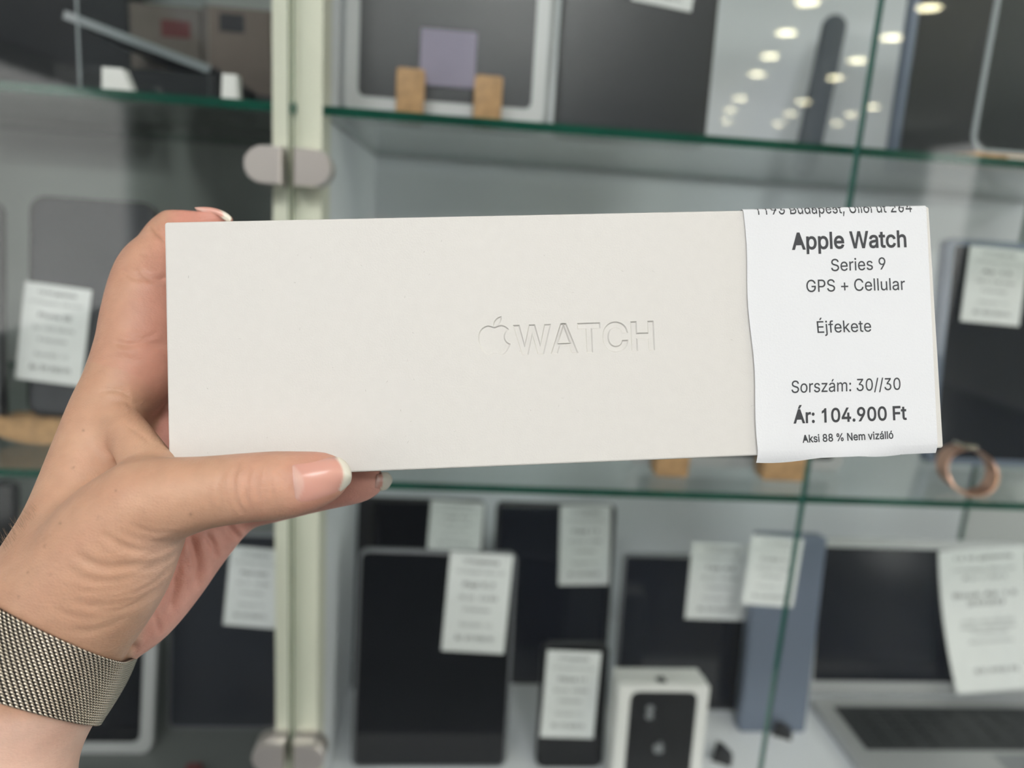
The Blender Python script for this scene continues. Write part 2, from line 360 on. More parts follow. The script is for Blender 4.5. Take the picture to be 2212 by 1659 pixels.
    ',327,209,328,189,327,169,325,151,321,133,316,117,309,101,300,88,290,76,279,66,266,58,252,52,237,48,220,47,203,48,188,52,175,57,162,65,151,75,140,87,132,100,125,115,120,131,116,149,114,169,113,189;99:396:35,159,39,133,46,'
    '108,56,85,68,64,82,46,99,30,117,16,137,6,159,-2,182,-6,207,-8,235,-6,261,-1,285,8,306,21,325,37,341,56,354,78,363,102,304,117,292,89,271,66,243,52,226,48,207,46,189,47,173,51,158,57,145,66,134,76,124,88,115,102,108,117,1'
    '03,134,99,151,97,169,96,187,97,206,99,224,103,242,108,258,115,274,124,287,134,299,145,310,158,319,173,325,189,329,207,330,242,325,257,319,270,311,290,289,303,262,362,277,353,301,340,322,324,340,305,356,284,368,260,377,23'
    '4,382,207,384,182,382,159,378,137,370,117,360,99,346,82,330,68,312,56,291,46,268,39,243,35,216,34,187;100:424:39,133,46,107,55,84,66,63,79,45,94,29,111,16,130,6,151,-2,172,-6,195,-8,227,-5,252,4,272,17,287,31,307,59,313,'
    '59,313,0,372,0,372,509,311,509,308,319,287,346,273,360,253,373,228,382,196,384,173,383,151,378,131,371,112,361,95,348,80,332,66,314,55,293,46,270,39,245,35,218,34,189,35,160|103,133,99,151,97,169,96,189,97,209,99,227,103'
    ',245,108,261,115,276,124,289,134,301,145,311,158,319,172,325,188,329,205,330,222,329,237,326,250,320,263,312,274,302,284,291,293,278,300,263,305,247,309,229,311,209,312,189,311,169,309,149,305,131,299,115,292,100,284,87,'
    '274,75,263,65,250,57,236,52,221,48,205,47,188,48,172,52,158,58,145,66,134,76,124,88,116,101;101:404:35,159,39,132,46,108,56,85,68,64,82,46,98,30,117,16,138,6,160,-2,185,-6,212,-8,231,-7,249,-5,267,-1,283,4,298,11,311,19,'
    '324,28,335,39,345,51,353,63,360,77,365,91,306,105,297,88,285,73,271,61,254,53,234,48,212,46,195,47,179,50,164,54,151,61,139,70,128,80,118,92,110,106,104,122,100,139,97,158,96,169,371,169,370,219,367,242,363,263,357,282,3'
    '50,299,341,315,330,329,319,341,307,352,294,360,280,368,266,374,251,379,236,382,221,383,205,384,180,382,157,378,135,370,115,359,97,346,80,329,67,311,55,290,46,267,39,242,35,215,34,187|99,241,103,256,109,270,125,294,146,31'
    '3,159,321,173,326,188,329,205,330,222,329,237,326,250,321,263,314,283,294,298,269,303,254,307,237,309,221,96,221;102:254:142,0,142,327,228,327,228,379,142,379,142,419,145,443,154,460,171,470,195,474,215,472,227,468,243,5'
    '21,222,527,187,530,161,527,135,519,113,505,96,486,85,461,81,432,81,379,6,379,6,327,81,327,81,0;103:425:51,-69,64,-91,82,-110,93,-119,105,-127,134,-140,150,-145,168,-148,187,-150,207,-151,230,-150,251,-147,272,-143,291,-1'
    '36,309,-128,324,-117,338,-105,350,-90,360,-73,367,-54,371,-33,372,-9,372,379,313,379,310,319,288,346,273,360,253,373,228,382,196,384,173,383,152,378,131,371,112,361,95,348,80,332,66,314,55,293,46,270,39,246,35,219,34,191'
    ',35,163,39,136,46,112,55,90,66,70,80,53,95,39,113,27,132,17,151,10,172,6,195,5,227,8,252,16,272,28,287,41,308,68,311,-6,309,-28,304,-46,295,-62,282,-75,267,-85,249,-92,229,-96,207,-97,178,-95,154,-88,136,-78,122,-66,101,'
    '-41|109,123,103,139,99,155,97,173,96,193,97,212,99,230,103,246,116,277,124,290,134,302,145,312,158,320,172,326,188,329,205,330,222,329,237,326,251,320,264,312,285,291,300,264,305,248,309,231,311,213,312,193,311,173,309,1'
    '54,305,137,300,121,285,95,264,75,251,68,237,63,222,60,205,59,188,60,172,63,158,69,145,76,124,96;104:410:53,509,53,0,114,0,114,227,117,257,126,283,141,303,161,317,184,326,210,329,229,327,246,323,261,315,273,304,283,291,29'
    '0,275,295,256,296,235,296,0,357,0,357,240,356,263,353,285,348,304,341,321,332,336,321,349,309,360,295,369,280,376,264,380,246,383,227,384,207,383,187,379,169,372,152,362,137,349,124,332,114,315,114,509;105:167:68,446,84,'
    '443,100,446,114,455,123,468,126,483,123,499,114,512,100,521,84,524,68,521,54,512,44,499,41,483,44,468,54,455|53,379,53,0,114,0,114,379;106:167:-10,-143,21,-142,37,-139,52,-135,65,-129,86,-112,102,-90,107,-77,111,-62,113,'
    '-47,114,-30,114,379,53,379,53,-29,50,-54,40,-72,25,-83,2,-87,-10,-87|53,512,44,499,41,483,44,468,53,455,67,446,83,443,100,446,114,455,123,468,126,483,123,499,114,512,100,521,83,524,67,521;107:381:114,212,114,509,53,509,5'
    '3,0,114,0,114,141,154,178,294,0,372,0,201,216,360,379,284,379,121,212;108:167:53,0,114,0,114,509,53,509;109:610:114,0,114,238,117,266,126,289,140,307,158,320,178,328,199,330,229,325,253,311,269,288,274,260,274,0,335,0,33'
    '5,247,338,270,345,290,358,307,374,320,395,328,419,330,448,326,473,313,483,303,490,289,495,273,496,254,496,0,557,0,557,255,556,276,553,296,548,313,541,328,532,342,522,354,510,364,497,372,483,378,468,382,453,385,437,386,40'
    '8,383,381,375,357,361,337,343,322,320,316,312,309,332,299,347,287,361,273,372,257,380,239,384,219,386,195,384,172,376,151,363,132,346,118,323,112,307,112,379,53,379,53,0;110:410:114,0,114,227,117,257,126,283,141,303,161,'
    '317,184,326,210,329,229,327,246,323,261,315,273,304,283,291,290,275,295,256,296,235,296,0,357,0,357,240,356,263,353,285,348,304,341,321,332,336,321,349,309,360,295,369,280,376,264,380,246,383,227,384,207,383,187,379,169,'
    '372,152,362,137,349,124,332,112,312,112,379,53,379,53,0;111:415:46,108,56,85,68,64,82,46,99,30,117,16,137,6,159,-2,182,-6,207,-8,232,-6,256,-2,279,6,299,16,317,30,334,46,347,64,359,85,369,108,376,133,380,159,381,187,380,'
    '216,376,243,369,268,359,291,347,312,334,330,317,346,299,360,279,370,256,378,232,382,207,384,182,382,159,378,137,370,117,360,99,346,82,330,68,312,56,291,46,268,39,243,35,216,34,187,35,159,39,133|108,117,103,134,99,151,97,'
    '169,96,187,97,206,99,224,103,242,108,258,115,274,124,287,134,299,145,310,158,319,173,325,189,329,207,330,226,329,242,325,257,319,270,310,282,299,292,287,300,274,307,258,312,241,316,224,318,206,319,187,318,169,316,151,312'
    ',134,307,117,300,102,292,88,282,76,270,66,257,57,242,51,226,47,207,46,189,47,173,51,158,57,145,66,134,76,124,88,115,102;112:424:112,319,112,379,53,379,53,-143,114,-143,116,59,138,31,153,17,173,4,198,-5,229,-8,252,-6,274,'
    '-2,294,6,313,16,330,29,345,45,359,63,370,84,379,107,385,133,389,160,390,189,389,218,385,245,379,270,370,293,359,314,345,332,330,348,313,361,294,371,274,378,252,383,229,384,197,382,171,373,152,360,137,346,118,319|116,149,'
    '114,169,113,189,114,209,116,229,120,247,125,263,132,278,140,291,150,302,161,312,174,320,188,326,203,329,220,330,237,329,253,325,267,319,280,311,291,301,301,289,309,276,316,261,321,245,325,227,327,209,328,189,327,169,325,'
    '151,321,133,316,117,309,101,300,88,290,76,279,66,266,58,252,52,237,48,220,47,203,48,188,52,175,57,162,65,151,75,140,87,132,100,125,115,120,131;114:259:112,379,53,379,53,0,114,0,114,237,117,262,126,284,140,301,159,315,182'
    ',323,207,326,243,322,243,384,213,385,196,384,181,380,166,375,152,367,130,347,114,321;115:365:40,78,46,63,53,50,62,38,72,27,84,18,98,10,112,3,128,-2,145,-5,163,-7,182,-8,203,-7,223,-4,242,0,260,6,276,14,290,24,302,35,312,'
    '47,320,60,326,75,330,90,331,107,329,126,325,142,317,157,306,171,292,183,275,193,254,202,229,209,172,223,144,232,124,243,113,258,109,277,114,299,131,317,156,329,187,333,220,329,243,316,258,298,268,277,324,290,314,316,299,'
    '339,279,358,254,372,239,377,223,381,206,383,187,384,167,383,149,381,131,376,115,370,100,363,87,354,75,343,65,332,57,319,52,305,48,290,47,274,49,255,53,237,61,222,72,208,86,196,104,186,125,177,149,170,212,155,237,147,254,'
    '136,264,121,268,103,262,81,244,62,232,55,217,49,200,46,181,45,150,49,124,60,105,79,94,107,36,94;116:227:65,93,67,71,72,52,80,35,92,21,107,10,125,2,145,-2,168,-4,192,-3,213,2,202,54,185,51,170,50,150,53,136,61,128,76,126,'
    '98,126,327,204,327,204,379,126,379,126,471,65,471,65,379,6,379,6,327,65,327;117:410:53,379,53,139,54,116,57,95,62,76,69,59,78,44,89,30,101,20,115,11,130,4,146,-1,164,-4,182,-5,203,-4,222,0,240,7,257,17,272,30,286,47,298,'
    '70,298,0,357,0,357,379,296,379,296,153,293,122,283,97,269,76,249,62,226,53,200,50,181,52,164,56,149,64,137,75,127,88,120,104,115,123,114,144,114,379;118:389:187,87,165,155,84,379,17,379,163,0,226,0,371,379,305,379,224,15'
    '5,195,59;120:379:21,0,91,0,148,85,189,155,231,85,287,0,358,0,224,192,352,379,282,379,233,306,191,233,147,306,100,379,29,379,155,195;121:389:88,-90,61,-86,47,-139,65,-143,91,-145,116,-143,139,-136,159,-124,177,-107,191,-8'
    '5,204,-58,371,379,305,379,224,155,202,87,195,60,187,87,165,155,84,379,17,379,163,-1,151,-36,141,-58,130,-74,118,-84,104,-89;122:380:42,46,42,0,339,0,339,56,126,58,333,331,333,379,48,379,48,323,254,322;193:480:16,0,85,0,1'
    '35,142,344,142,395,0,463,0,276,509,201,509|324,199,239,450,155,199|263,558,329,659,260,659,213,558;201:419:125,57,125,229,355,229,355,286,125,286,125,452,372,452,372,509,60,509,60,0,375,0,375,57|239,659,191,558,241,558,3'
    '07,659;220:517:60,509,60,173,62,148,66,124,74,101,85,80,98,61,114,43,133,28,154,15,177,5,203,-2,230,-7,259,-8,288,-7,315,-2,340,5,363,15,384,28,403,43,419,61,433,80,444,101,451,124,456,148,457,173,457,509,393,509,393,178'
    ',392,160,389,144,384,128,377,113,368,100,357,88,345,77,331,68,315,61,298,56,279,53,259,52,239,53,220,56,203,61,187,68,173,77,161,88,150,100,141,113,134,128,128,144,125,160,124,178,124,509|146,612,149,597,158,584,171,575,'
    '187,572,203,575,216,584,224,597,227,612,224,628,216,641,203,650,187,653,171,650,158,641,149,628|290,612,293,597,302,584,315,575,331,572,346,575,359,584,368,597,371,612,368,628,359,641,346,650,331,653,315,650,302,641,293,'
    '628;225:389:40,58,48,45,57,32,68,22,80,13,94,5,109,-1,126,-5,142,-8,160,-9,190,-6,215,1,236,12,252,25,264,38,274,52,277,0,337,0,337,251,336,272,333,290,329,306,322,320,306,343,286,360,263,372,239,379,216,383,194,384,163,'
    '382,133,375,118,370,104,364,91,356,79,346,67,335,57,322,48,307,41,291,100,274,118,301,132,313,149,322,171,329,196,331,220,329,240,322,256,311,267,297,274,278,276,255,273,243,265,235,252,230,178,220,125,211,100,204,78,193'
    ',58,179,43,161,34,138,30,108,31,90,34,74|94,87,92,105,95,124,103,139,117,150,134,159,175,168,231,176,259,182,270,186,276,190,276,138,272,115,263,93,248,74,228,59,202,49,170,45,149,47,130,52,114,60,102,72|212,429,278,529,'
    '210,529,162,429;243:415:56,85,68,64,82,46,99,30,117,16,137,6,159,-2,182,-6,207,-8,232,-6,256,-2,279,6,299,16,317,30,334,46,347,64,359,85,369,108,376,133,380,159,381,187,380,216,376,243,369,268,359,291,347,312,334,330,317'
    ',346,299,360,279,370,256,378,232,382,207,384,182,382,159,378,137,370,117,360,99,346,82,330,68,312,56,291,46,268,39,243,35,216,34,187,35,159,39,133,46,108|115,102,108,117,103,134,99,151,97,169,96,187,97,206,99,224,103,242'
    ',108,258,115,274,124,287,134,299,145,310,158,319,173,325,189,329,207,330,226,329,242,325,257,319,270,310,282,299,292,287,300,274,307,258,312,241,316,224,318,206,319,187,318,169,316,151,312,134,307,117,300,102,292,88,282,'
    '76,270,66,257,57,242,51,226,47,207,46,189,47,173,51,158,57,145,66,134,76,124,88|231,429,297,529,228,529,181,429;246:415:34,187,35,159,39,133,46,108,56,85,68,64,82,46,99,30,117,16,137,6,159,-2,182,-6,207,-8,232,-6,256,-2,'
    '279,6,299,16,317,30,334,46,347,64,359,85,369,108,376,133,380,159,381,187,380,216,376,243,369,268,359,291,347,312,334,330,317,346,299,360,279,370,256,378,232,382,207,384,182,382,159,378,137,370,117,360,99,346,82,330,68,31'
    '2,56,291,46,268,39,243,35,216|97,169,96,187,97,206,99,224,103,242,108,258,115,274,124,287,134,299,145,310,158,319,173,325,189,329,207,330,226,329,242,325,257,319,270,310,282,299,292,287,300,274,307,258,312,241,316,224,31'
    '8,206,319,187,318,169,316,151,312,134,307,117,300,102,292,88,282,76,270,66,257,57,242,51,226,47,207,46,189,47,173,51,158,57,145,66,134,76,124,88,115,102,108,117,103,134,99,151|98,468,107,455,120,446,136,443,151,446,164,4'
    '55,173,468,176,483,173,499,164,512,151,520,136,523,120,520,107,512,98,499,95,483|239,483,242,468,251,455,264,446,279,443,295,446,308,455,317,468,320,483,317,499,308,512,295,520,279,523,264,520,251,512,242,499;250:410:53,'
    '379,53,139,54,116,57,95,62,76,69,59,78,44,89,30,101,20,115,11,130,4,146,-1,164,-4,182,-5,203,-4,222,0,240,7,257,17,272,30,286,47,298,70,298,0,357,0,357,379,296,379,296,153,293,122,283,97,269,76,249,62,226,53,200,50,181,5'
    '2,164,56,149,64,137,75,127,88,120,104,115,123,114,144,114,379|228,429,294,529,226,529,178,429;252:410:54,116,57,95,62,76,69,59,78,44,89,30,101,20,115,11,130,4,146,-1,164,-4,182,-5,203,-4,222,0,240,7,257,17,272,30,286,47,'
    '298,70,298,0,357,0,357,379,296,379,296,153,293,122,283,97,269,76,249,62,226,53,200,50,181,52,164,56,149,64,137,75,127,88,120,104,115,123,114,144,114,379,53,379,53,139|170,468,173,483,170,499,162,512,149,520,133,523,117,5'
    '20,104,512,96,499,93,483,96,468,104,455,117,446,133,443,149,446,162,455|236,483,239,468,248,455,261,446,277,443,292,446,305,455,314,468,317,483,314,499,305,512,292,520,277,523,261,520,248,512,239,499;337:415:56,85,68,64,'
    '82,46,99,30,117,16,137,6,159,-2,182,-6,207,-8,232,-6,256,-2,279,6,299,16,317,30,334,46,347,64,359,85,369,108,376,133,380,159,381,187,380,216,376,243,369,268,359,291,347,312,334,330,317,346,299,360,279,370,256,378,232,382'
    ',207,384,182,382,159,378,137,370,117,360,99,346,82,330,68,312,56,291,46,268,39,243,35,216,34,187,35,159,39,133,46,108|115,102,108,117,103,134,99,151,97,169,96,187,97,206,99,224,103,242,108,258,115,274,124,287,134,299,145'
    ',310,158,319,173,325,189,329,207,330,226,329,242,325,257,319,270,310,282,299,292,287,300,274,307,258,312,241,316,224,318,206,319,187,318,169,316,151,312,134,307,117,300,102,292,88,282,76,270,66,257,57,242,51,226,47,207,4'
    '6,189,47,173,51,158,57,145,66,134,76,124,88|140,529,100,429,151,429,209,529|268,529,211,429,261,429,336,529;369:410:53,379,53,139,54,116,57,95,62,76,69,59,78,44,89,30,101,20,115,11,130,4,146,-1,164,-4,182,-5,203,-4,222,0'
    ',240,7,257,17,272,30,286,47,298,70,298,0,357,0,357,379,296,379,296,153,293,122,283,97,269,76,249,62,226,53,200,50,181,52,164,56,149,64,137,75,127,88,120,104,115,123,114,144,114,379|138,529,98,429,148,429,206,529|266,529,'
    '208,429,258,429,334,529')
GLYPHS = {}
for _g in GLYPH_DATA.split(';'):
    _c, _a, _s = _g.split(':')
    GLYPHS[chr(int(_c))] = (int(_a)/1000, [np.array([int(q) for q in sp.split(',')]).reshape(-1, 2)/1000 for sp in _s.split('|') if sp])
CAP = .509

def grow(loop, d):
    """offset a closed outline to its right-hand side (outwards for outlines, into the hole for holes)"""
    p = np.asarray(loop, float)
    e = np.roll(p, -1, 0) - p; e /= np.linalg.norm(e, axis=1)[:, None] + 1e-12
    n = np.stack([e[:, 1], -e[:, 0]], 1); n0 = np.roll(n, 1, 0)
    m_ = n + n0; k_ = 2/np.maximum((m_*m_).sum(1), .35)
    return p + m_*k_[:, None]*d

def fill(loops, full=False):
    """triangles between closed outlines (non-zero winding), indices over the concatenated outlines"""
    pts = np.vstack(loops); c = pts.mean(0); k = 1/max(np.ptp(pts[:, 0]), np.ptp(pts[:, 1])); pts = (pts-c)*k
    ed = []; n = 0; polys = []
    for lp in loops:
        m_ = len(lp); ed += [(n+i, n+(i+1) % m_) for i in range(m_)]; polys.append(pts[n:n+m_]); n += m_
    V, E, Fc, ov, oe, of = delaunay_2d_cdt([Vector(p) for p in pts], ed, [], 0, 1e-6)
    out = []
    for f in Fc:
        cx, cy = np.mean([V[i] for i in f], axis=0)
        w = 0
        for p in polys:
            q = np.roll(p, -1, 0); m_ = (p[:, 1] <= cy) != (q[:, 1] <= cy)
            if not m_.any(): continue
            pp, qq = p[m_], q[m_]
            x = pp[:, 0] + (cy-pp[:, 1])/(qq[:, 1]-pp[:, 1])*(qq[:, 0]-pp[:, 0])
            w += int((np.where(qq[:, 1] > pp[:, 1], 1, -1)*(x > cx)).sum())
        ids = [ov[i][0] if ov[i] else -1 for i in f]
        if w != 0 and (full or -1 not in ids): out.append(list(f) if full else ids)
    if full: return np.array([[v.x, v.y] for v in V])/k + c, out
    return out

def text_loops(txt, bold=0.0, track=0.0):
    """per character: closed outlines with cap height 1"""
    x = 0.0; out = []
    for ch in txt:
        adv, sps = GLYPHS[ch]
        if sps: out.append([(grow(sp, bold*CAP) + [x, 0])/CAP for sp in sps])
        x += adv + track
    return out

def text_mesh(txt, bold=0.0, track=0.0):
    """flat lettering in the xy plane, y up, cap height 1; returns (verts Nx3, faces)"""
    vs, fs = [], []
    for loops in text_loops(txt, bold, track):
        n = len(vs)
        pv, pf = fill(loops, True)
        vs += [(q[0], q[1], 0.0) for q in pv]
        fs += [[i+n for i in t] for t in pf]
    return np.array(vs), fs

def catmull(pts, n):
    pts = np.asarray(pts, float)
    p = np.vstack([2*pts[0]-pts[1], pts, 2*pts[-1]-pts[-2]])
    out = []
    for i in range(1, len(p)-2):
        for t in np.linspace(0, 1, n, endpoint=False):
            a, b, c, d = p[i-1], p[i], p[i+1], p[i+2]
            out.append(.5*((2*b)+(-a+c)*t+(2*a-5*b+4*c-d)*t*t+(-a+3*b-3*c+d)*t**3))
    out.append(pts[-1])
    return np.array(out)

# ------------------------------------------------------------------ the shop room (the photographer stands in it)
X0, X1, Y0, Y1, ZC = -3.2, 5.4, -9.2, 1.34, 2.75

def wall_x(name, x0, x1, openings):
    """wall of thickness x0..x1 along y with rectangular openings (y0,y1,z0,z1), sorted by y"""
    b = MB(); y = Y0
    for (a, c, z0, z1) in openings:
        b.box((x0, y, 0), (x1, a, ZC)); b.box((x0, a, 0), (x1, c, z0)); b.box((x0, a, z1), (x1, c, ZC)); y = c
    b.box((x0, y, 0), (x1, Y1, ZC))
    return b.build(name, 'wallm', kind='structure')

MB().box((X0-.2, Y0-.2, -.1), (X1+.2, Y1+.2, 0)).build('floor', 'floorm', kind='structure')
MB().box((X0-.2, Y0-.2, ZC), (X1+.2, Y1+.2, ZC+.1)).build('ceiling', 'ceilm', kind='structure')
MB().box((X0-.2, Y1, 0), (X1+.2, Y1+.15, ZC)).build('wall_back', 'wallm', kind='structure')
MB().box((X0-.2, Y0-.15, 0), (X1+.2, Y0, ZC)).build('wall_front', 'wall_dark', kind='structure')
WL = [(-6.9, -1.2, .35, 2.35)]
WR = [(-7.5, -6.5, .2, 2.6), (-3.6, 1.1, .35, 2.6)]  # the wide near opening is unseen, placed and enlarged to let in side light
wall_x('wall_left', X0-.15, X0, WL)
wall_x('wall_right', X1, X1+.15, WR)
k = 0
for (xa, xb, ops) in ((X0-.1, X0-.05, WL), (X1+.05, X1+.1, WR)):
    for (a, c, z0, z1) in ops:
        k += 1
        w = empty('window_%d' % k, ((xa+xb)/2, (a+c)/2, z0)); tag(w, kind='structure')
        fb = MB()
        t = .05
        for lo, hi in (((xa, a, z0), (xb, a+t, z1)), ((xa, c-t, z0), (xb, c, z1)), ((xa, a+t, z0), (xb, c-t, z0+t)), ((xa, a+t, z1-t), (xb, c-t, z1))):
            fb.box(lo, hi)
        if c-a > 2: fb.box((xa, (a+c)/2-.025, z0+t), (xb, (a+c)/2+.025, z1-t))
        fr = fb.build('frame', 'trim'); fr.parent = w; fr.matrix_parent_inverse = w.matrix_world.inverted()
        pn = MB().box(((xa+xb)/2-.004, a+t, z0+t), ((xa+xb)/2+.004, c-t, z1-t)).build('pane', 'glass')
        pn.parent = w; pn.matrix_parent_inverse = w.matrix_world.inverted()

MB().box((X0, Y0, 2.42), (-1.25, -1.6, ZC-.002)).build('added_soffit', 'wall_dark', kind='structure')     # unseen dark soffit, added to keep reflections in the left glass dark
# unseen square fill panels, added over the counter to light box and cabinet
lp0 = o = None
for (x, y, where) in ((-.75, -2.4, 'window end of the row behind the photographer'), (.25, -2.4, 'wall end of the row behind the photographer'),
                      (-.75, -1.2, 'window end of the row nearer the cabinet'), (.25, -1.2, 'wall end of the row nearer the cabinet'),
                      (3.0, -1.2, 'toward the right wall, behind the other one'), (3.0, -.2, 'toward the right wall, close to the cabinet')):
    if lp0 is None:
        lp0 = o = empty('fill_panel', (x, y, ZC))
        MB().box((-.28, -.28, -.014), (.28, .28, -.004)).build('diffuser', 'panel', lp0)
        fb = MB(); t = .025
        for lo, hi in (((-.305, -.305, -.02), (.305, -.28, -.0005)), ((-.305, .28, -.02), (.305, .305, -.0005)), ((-.305, -.28, -.02), (-.28, .28, -.0005)), ((.28, -.28, -.02), (.305, .28, -.0005))):
            fb.box(lo, hi)
        fb.build('frame', 'lampring', lp0)
    else:
        o = lp0.copy(); COL.objects.link(o); o.location = (x, y, ZC)
        for ch in lp0.children:
            c = ch.copy(); COL.objects.link(c); c.parent = o
    tag(o, 'added square fill light panel, ' + where, 'ceiling light', 'added square fill light panels')

# ceiling downlights: three rows; their mirror images hang in the cabinet glass
rows = [[(1.91, 4.40), (2.08, 5.06), (2.25, 5.71), (2.42, 6.36), (2.71, 7.51), (2.89, 8.23), (3.15, 9.06)],
        [(2.56, 4.30), (2.73, 4.95), (2.87, 5.62), (3.03, 6.25), (3.32, 7.43), (3.52, 8.15), (3.73, 8.92)],
        [(4.00, 7.38), (4.07, 7.91), (4.26, 8.58)]]
near = [[(1.74, 3.75), (1.57, 3.10), (1.40, 2.45), (1.23, 1.80), (1.06, 1.15)],
        [(2.39, 3.65), (2.22, 3.0), (2.05, 2.35), (1.88, 1.70), (1.71, 1.05)]]
ORD = ['first', 'second', 'third', 'fourth', 'fifth', 'sixth', 'seventh']
ROWN = ['far part of the long row', 'far part of the middle row', 'short row by the wall', 'near part of the long row', 'near part of the middle row']
dl = None
for ri, rr in enumerate(rows + near):
    for (x, yv) in rr:
        y = 1.2 - yv
        if dl is None:
            dl = empty('downlight', (x, y, ZC))
            MB().tube([(0, 0, -.001), (0, 0, -.012)], .062, 24).build('lamp', 'lamp', dl)
            rb = MB(); n = 24; vs = []; fs = []
            for (rad, z) in ((.062, -.0005), (.062, -.014), (.082, -.014), (.088, -.0005)):
                vs += [(rad*math.cos(2*math.pi*i/n), rad*math.sin(2*math.pi*i/n), z) for i in range(n)]
            for q in range(3):
                fs += [(q*n+i, (q+1)*n+i, (q+1)*n+(i+1) % n, q*n+(i+1) % n) for i in range(n)]
            rb.add(vs, fs).build('ring', 'lampring', dl)
            o = dl
        else:
            o = dl.copy(); COL.objects.link(o); o.location = (x, y, ZC)
            for ch in dl.children:
                c = ch.copy(); COL.objects.link(c); c.parent = o
        n_ = len(rr)
        tag(o, 'warm ceiling downlight, %s from the window end, %s' % (ORD[n_-1-rr.index((x, yv))], ROWN[ri]), 'downlight', 'recessed ceiling downlights')

# ------------------------------------------------------------------ the glass display cabinet
ZS1, ZS2, ZS3, ZTOP = 1.525, 1.225, .865, 1.86
XL, XP0, XP1, XJ, XR, YF, YB = -.60, -.1405, -.1035, .3175, .80, .600, 1.02
cab = empty('display_cabinet', (.1, .8, 0))
tag(cab, 'tall glass display cabinet with cream post, green-edged shelves and hinged glass doors', 'cabinet')
def cpart(mb, name, mats, parent=None, label=None, smooth=False):
    o = mb.build(name, mats, label=label)
    p = parent or cab
    o.parent = p; o.matrix_parent_inverse = p.matrix_world.inverted()
    return o
def lset(o, x=None):
    return o
# post: two cream profiles with a groove between
pb = MB()
pb.box((XP0, YF+.006, .05), (-.1275, YF+.045, ZTOP)); pb.box((-.1225, YF+.006, .05), (XP1, YF+.045, ZTOP)); pb.box((-.1275, YF+.012, .05), (-.1225, YF+.04, ZTOP))
cpart(pb, 'post', 'cream', label='cream aluminium centre post')
cpart(MB().box((XP1-.012, YF+.045, .05), (XP1-.002, YB, ZTOP)), 'divider_panel', 'cabwhite', label='white divider panel behind the post')
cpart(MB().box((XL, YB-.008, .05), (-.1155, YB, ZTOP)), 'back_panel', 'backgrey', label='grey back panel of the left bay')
cpart(MB().box((XP1-.012, YB, .05), (XR, YB+.008, ZTOP)), 'back_panel', 'cabwhite', label='pale back panel of the right bay')
cpart(MB().box((XL-.01, YF+.006, .05), (XL, YB, ZTOP)), 'side_panel', 'cabwhite')
cpart(MB().box((XR, YF+.006, .05), (XR+.008, YB, ZTOP), mf=[1, 1, 1, 1, 0, 0]), 'side_panel', ['glass', 'gedge'])
cpart(MB().box((XL-.01, YF, ZTOP), (XR+.008, YB+.008, ZTOP+.008), mf=[0, 0, 1, 1, 1, 1]), 'top_panel', ['shelfglass', 'gedge'])
cpart(MB().box((XL-.01, YF+.004, .0), (XR+.008, YB+.008, .05)), 'plinth', 'cream')
for (xa, xb) in ((XL, -.1165), (XP1-.001, XR)):
    for z in (ZS1, ZS2):
        cpart(MB().box((xa, YF+.008, z-.007), (xb, YB-.010, z), mf=[0, 0, 1, 1, 1, 1]), 'shelf', ['shelfglass', 'gedge'])
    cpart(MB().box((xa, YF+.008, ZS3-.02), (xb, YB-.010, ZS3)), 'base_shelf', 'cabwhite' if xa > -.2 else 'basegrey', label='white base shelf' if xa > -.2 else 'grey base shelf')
doors = []
for (xa, xb) in ((XL, -.1265), (-.1235, XJ-.001), (XJ+.001, XR)):
    d = cpart(MB().box((xa, YF-.005, .06), (xb, YF+.001, ZTOP-.004), mf=[1, 1, 0, 0, 1, 1]), 'glass_door', ['glass', 'gedge_door'])
    doors.append(d)
doors[2].data.materials[1] = M['gedge_mid']
doors[1].data.materials[1] = M['gedge_mid']
# chrome hinges: D-shaped clamps, one each side of the gap
def hinge(cx, cz, side, door):
    w, h, t = .0285, .0285, .016
    pts = []
    n = 12
    x_in = cx + side*.0035
    pts.append((x_in, cz-h/2)); 
    for i in range(n+1):
        a = -math.pi/2 + math.pi*i/n
        pts.append((x_in + side*(w - h/2 + (h/2)*math.cos(a)), cz + h/2*math.sin(a)))
    pts.append((x_in, cz+h/2))
    if side < 0: pts = pts[::-1]
    b = MB(); n = len(pts)
    c = np.mean(pts, axis=0)
    layers = [(1.0, YF-.0052), (1.0, YF-.012), (.97, YF-.0145), (.90, YF-.016)]
    vs = []; fs = []
    for s_, y in layers:
        vs += [(c[0]+(x-c[0])*s_, y, c[1]+(z-c[1])*s_) for x, z in pts]
    for q in range(3):
        fs += [(q*n+i, q*n+(i+1) % n, (q+1)*n+(i+1) % n, (q+1)*n+i) for i in range(n)]
    fs.append(list(range(3*n, 4*n))); fs.append(list(range(n-1, -1, -1)))
    b.add(vs, fs)
    # the clamp's matching plate on the inner face of the glass and its screw boss
    b.prism(pts, YF+.0012, YF+.0055)
    o = b.build('hinge', 'chrome')
    bm = bmesh.new(); bm.from_mesh(o.data); bmesh.ops.recalc_face_normals(bm, faces=bm.faces); bm.to_mesh(o.data); bm.free()
    weighted(o, 40)
    o.parent = door; o.matrix_parent_inverse = door.matrix_world.inverted()
for (px, py) in ((630, 360), (627, 1638)):
    c = on_y(px, py, YF-.014)
    hinge(-.125, c[2], -1, doors[0]); hinge(-.125, c[2], 1, doors[1])

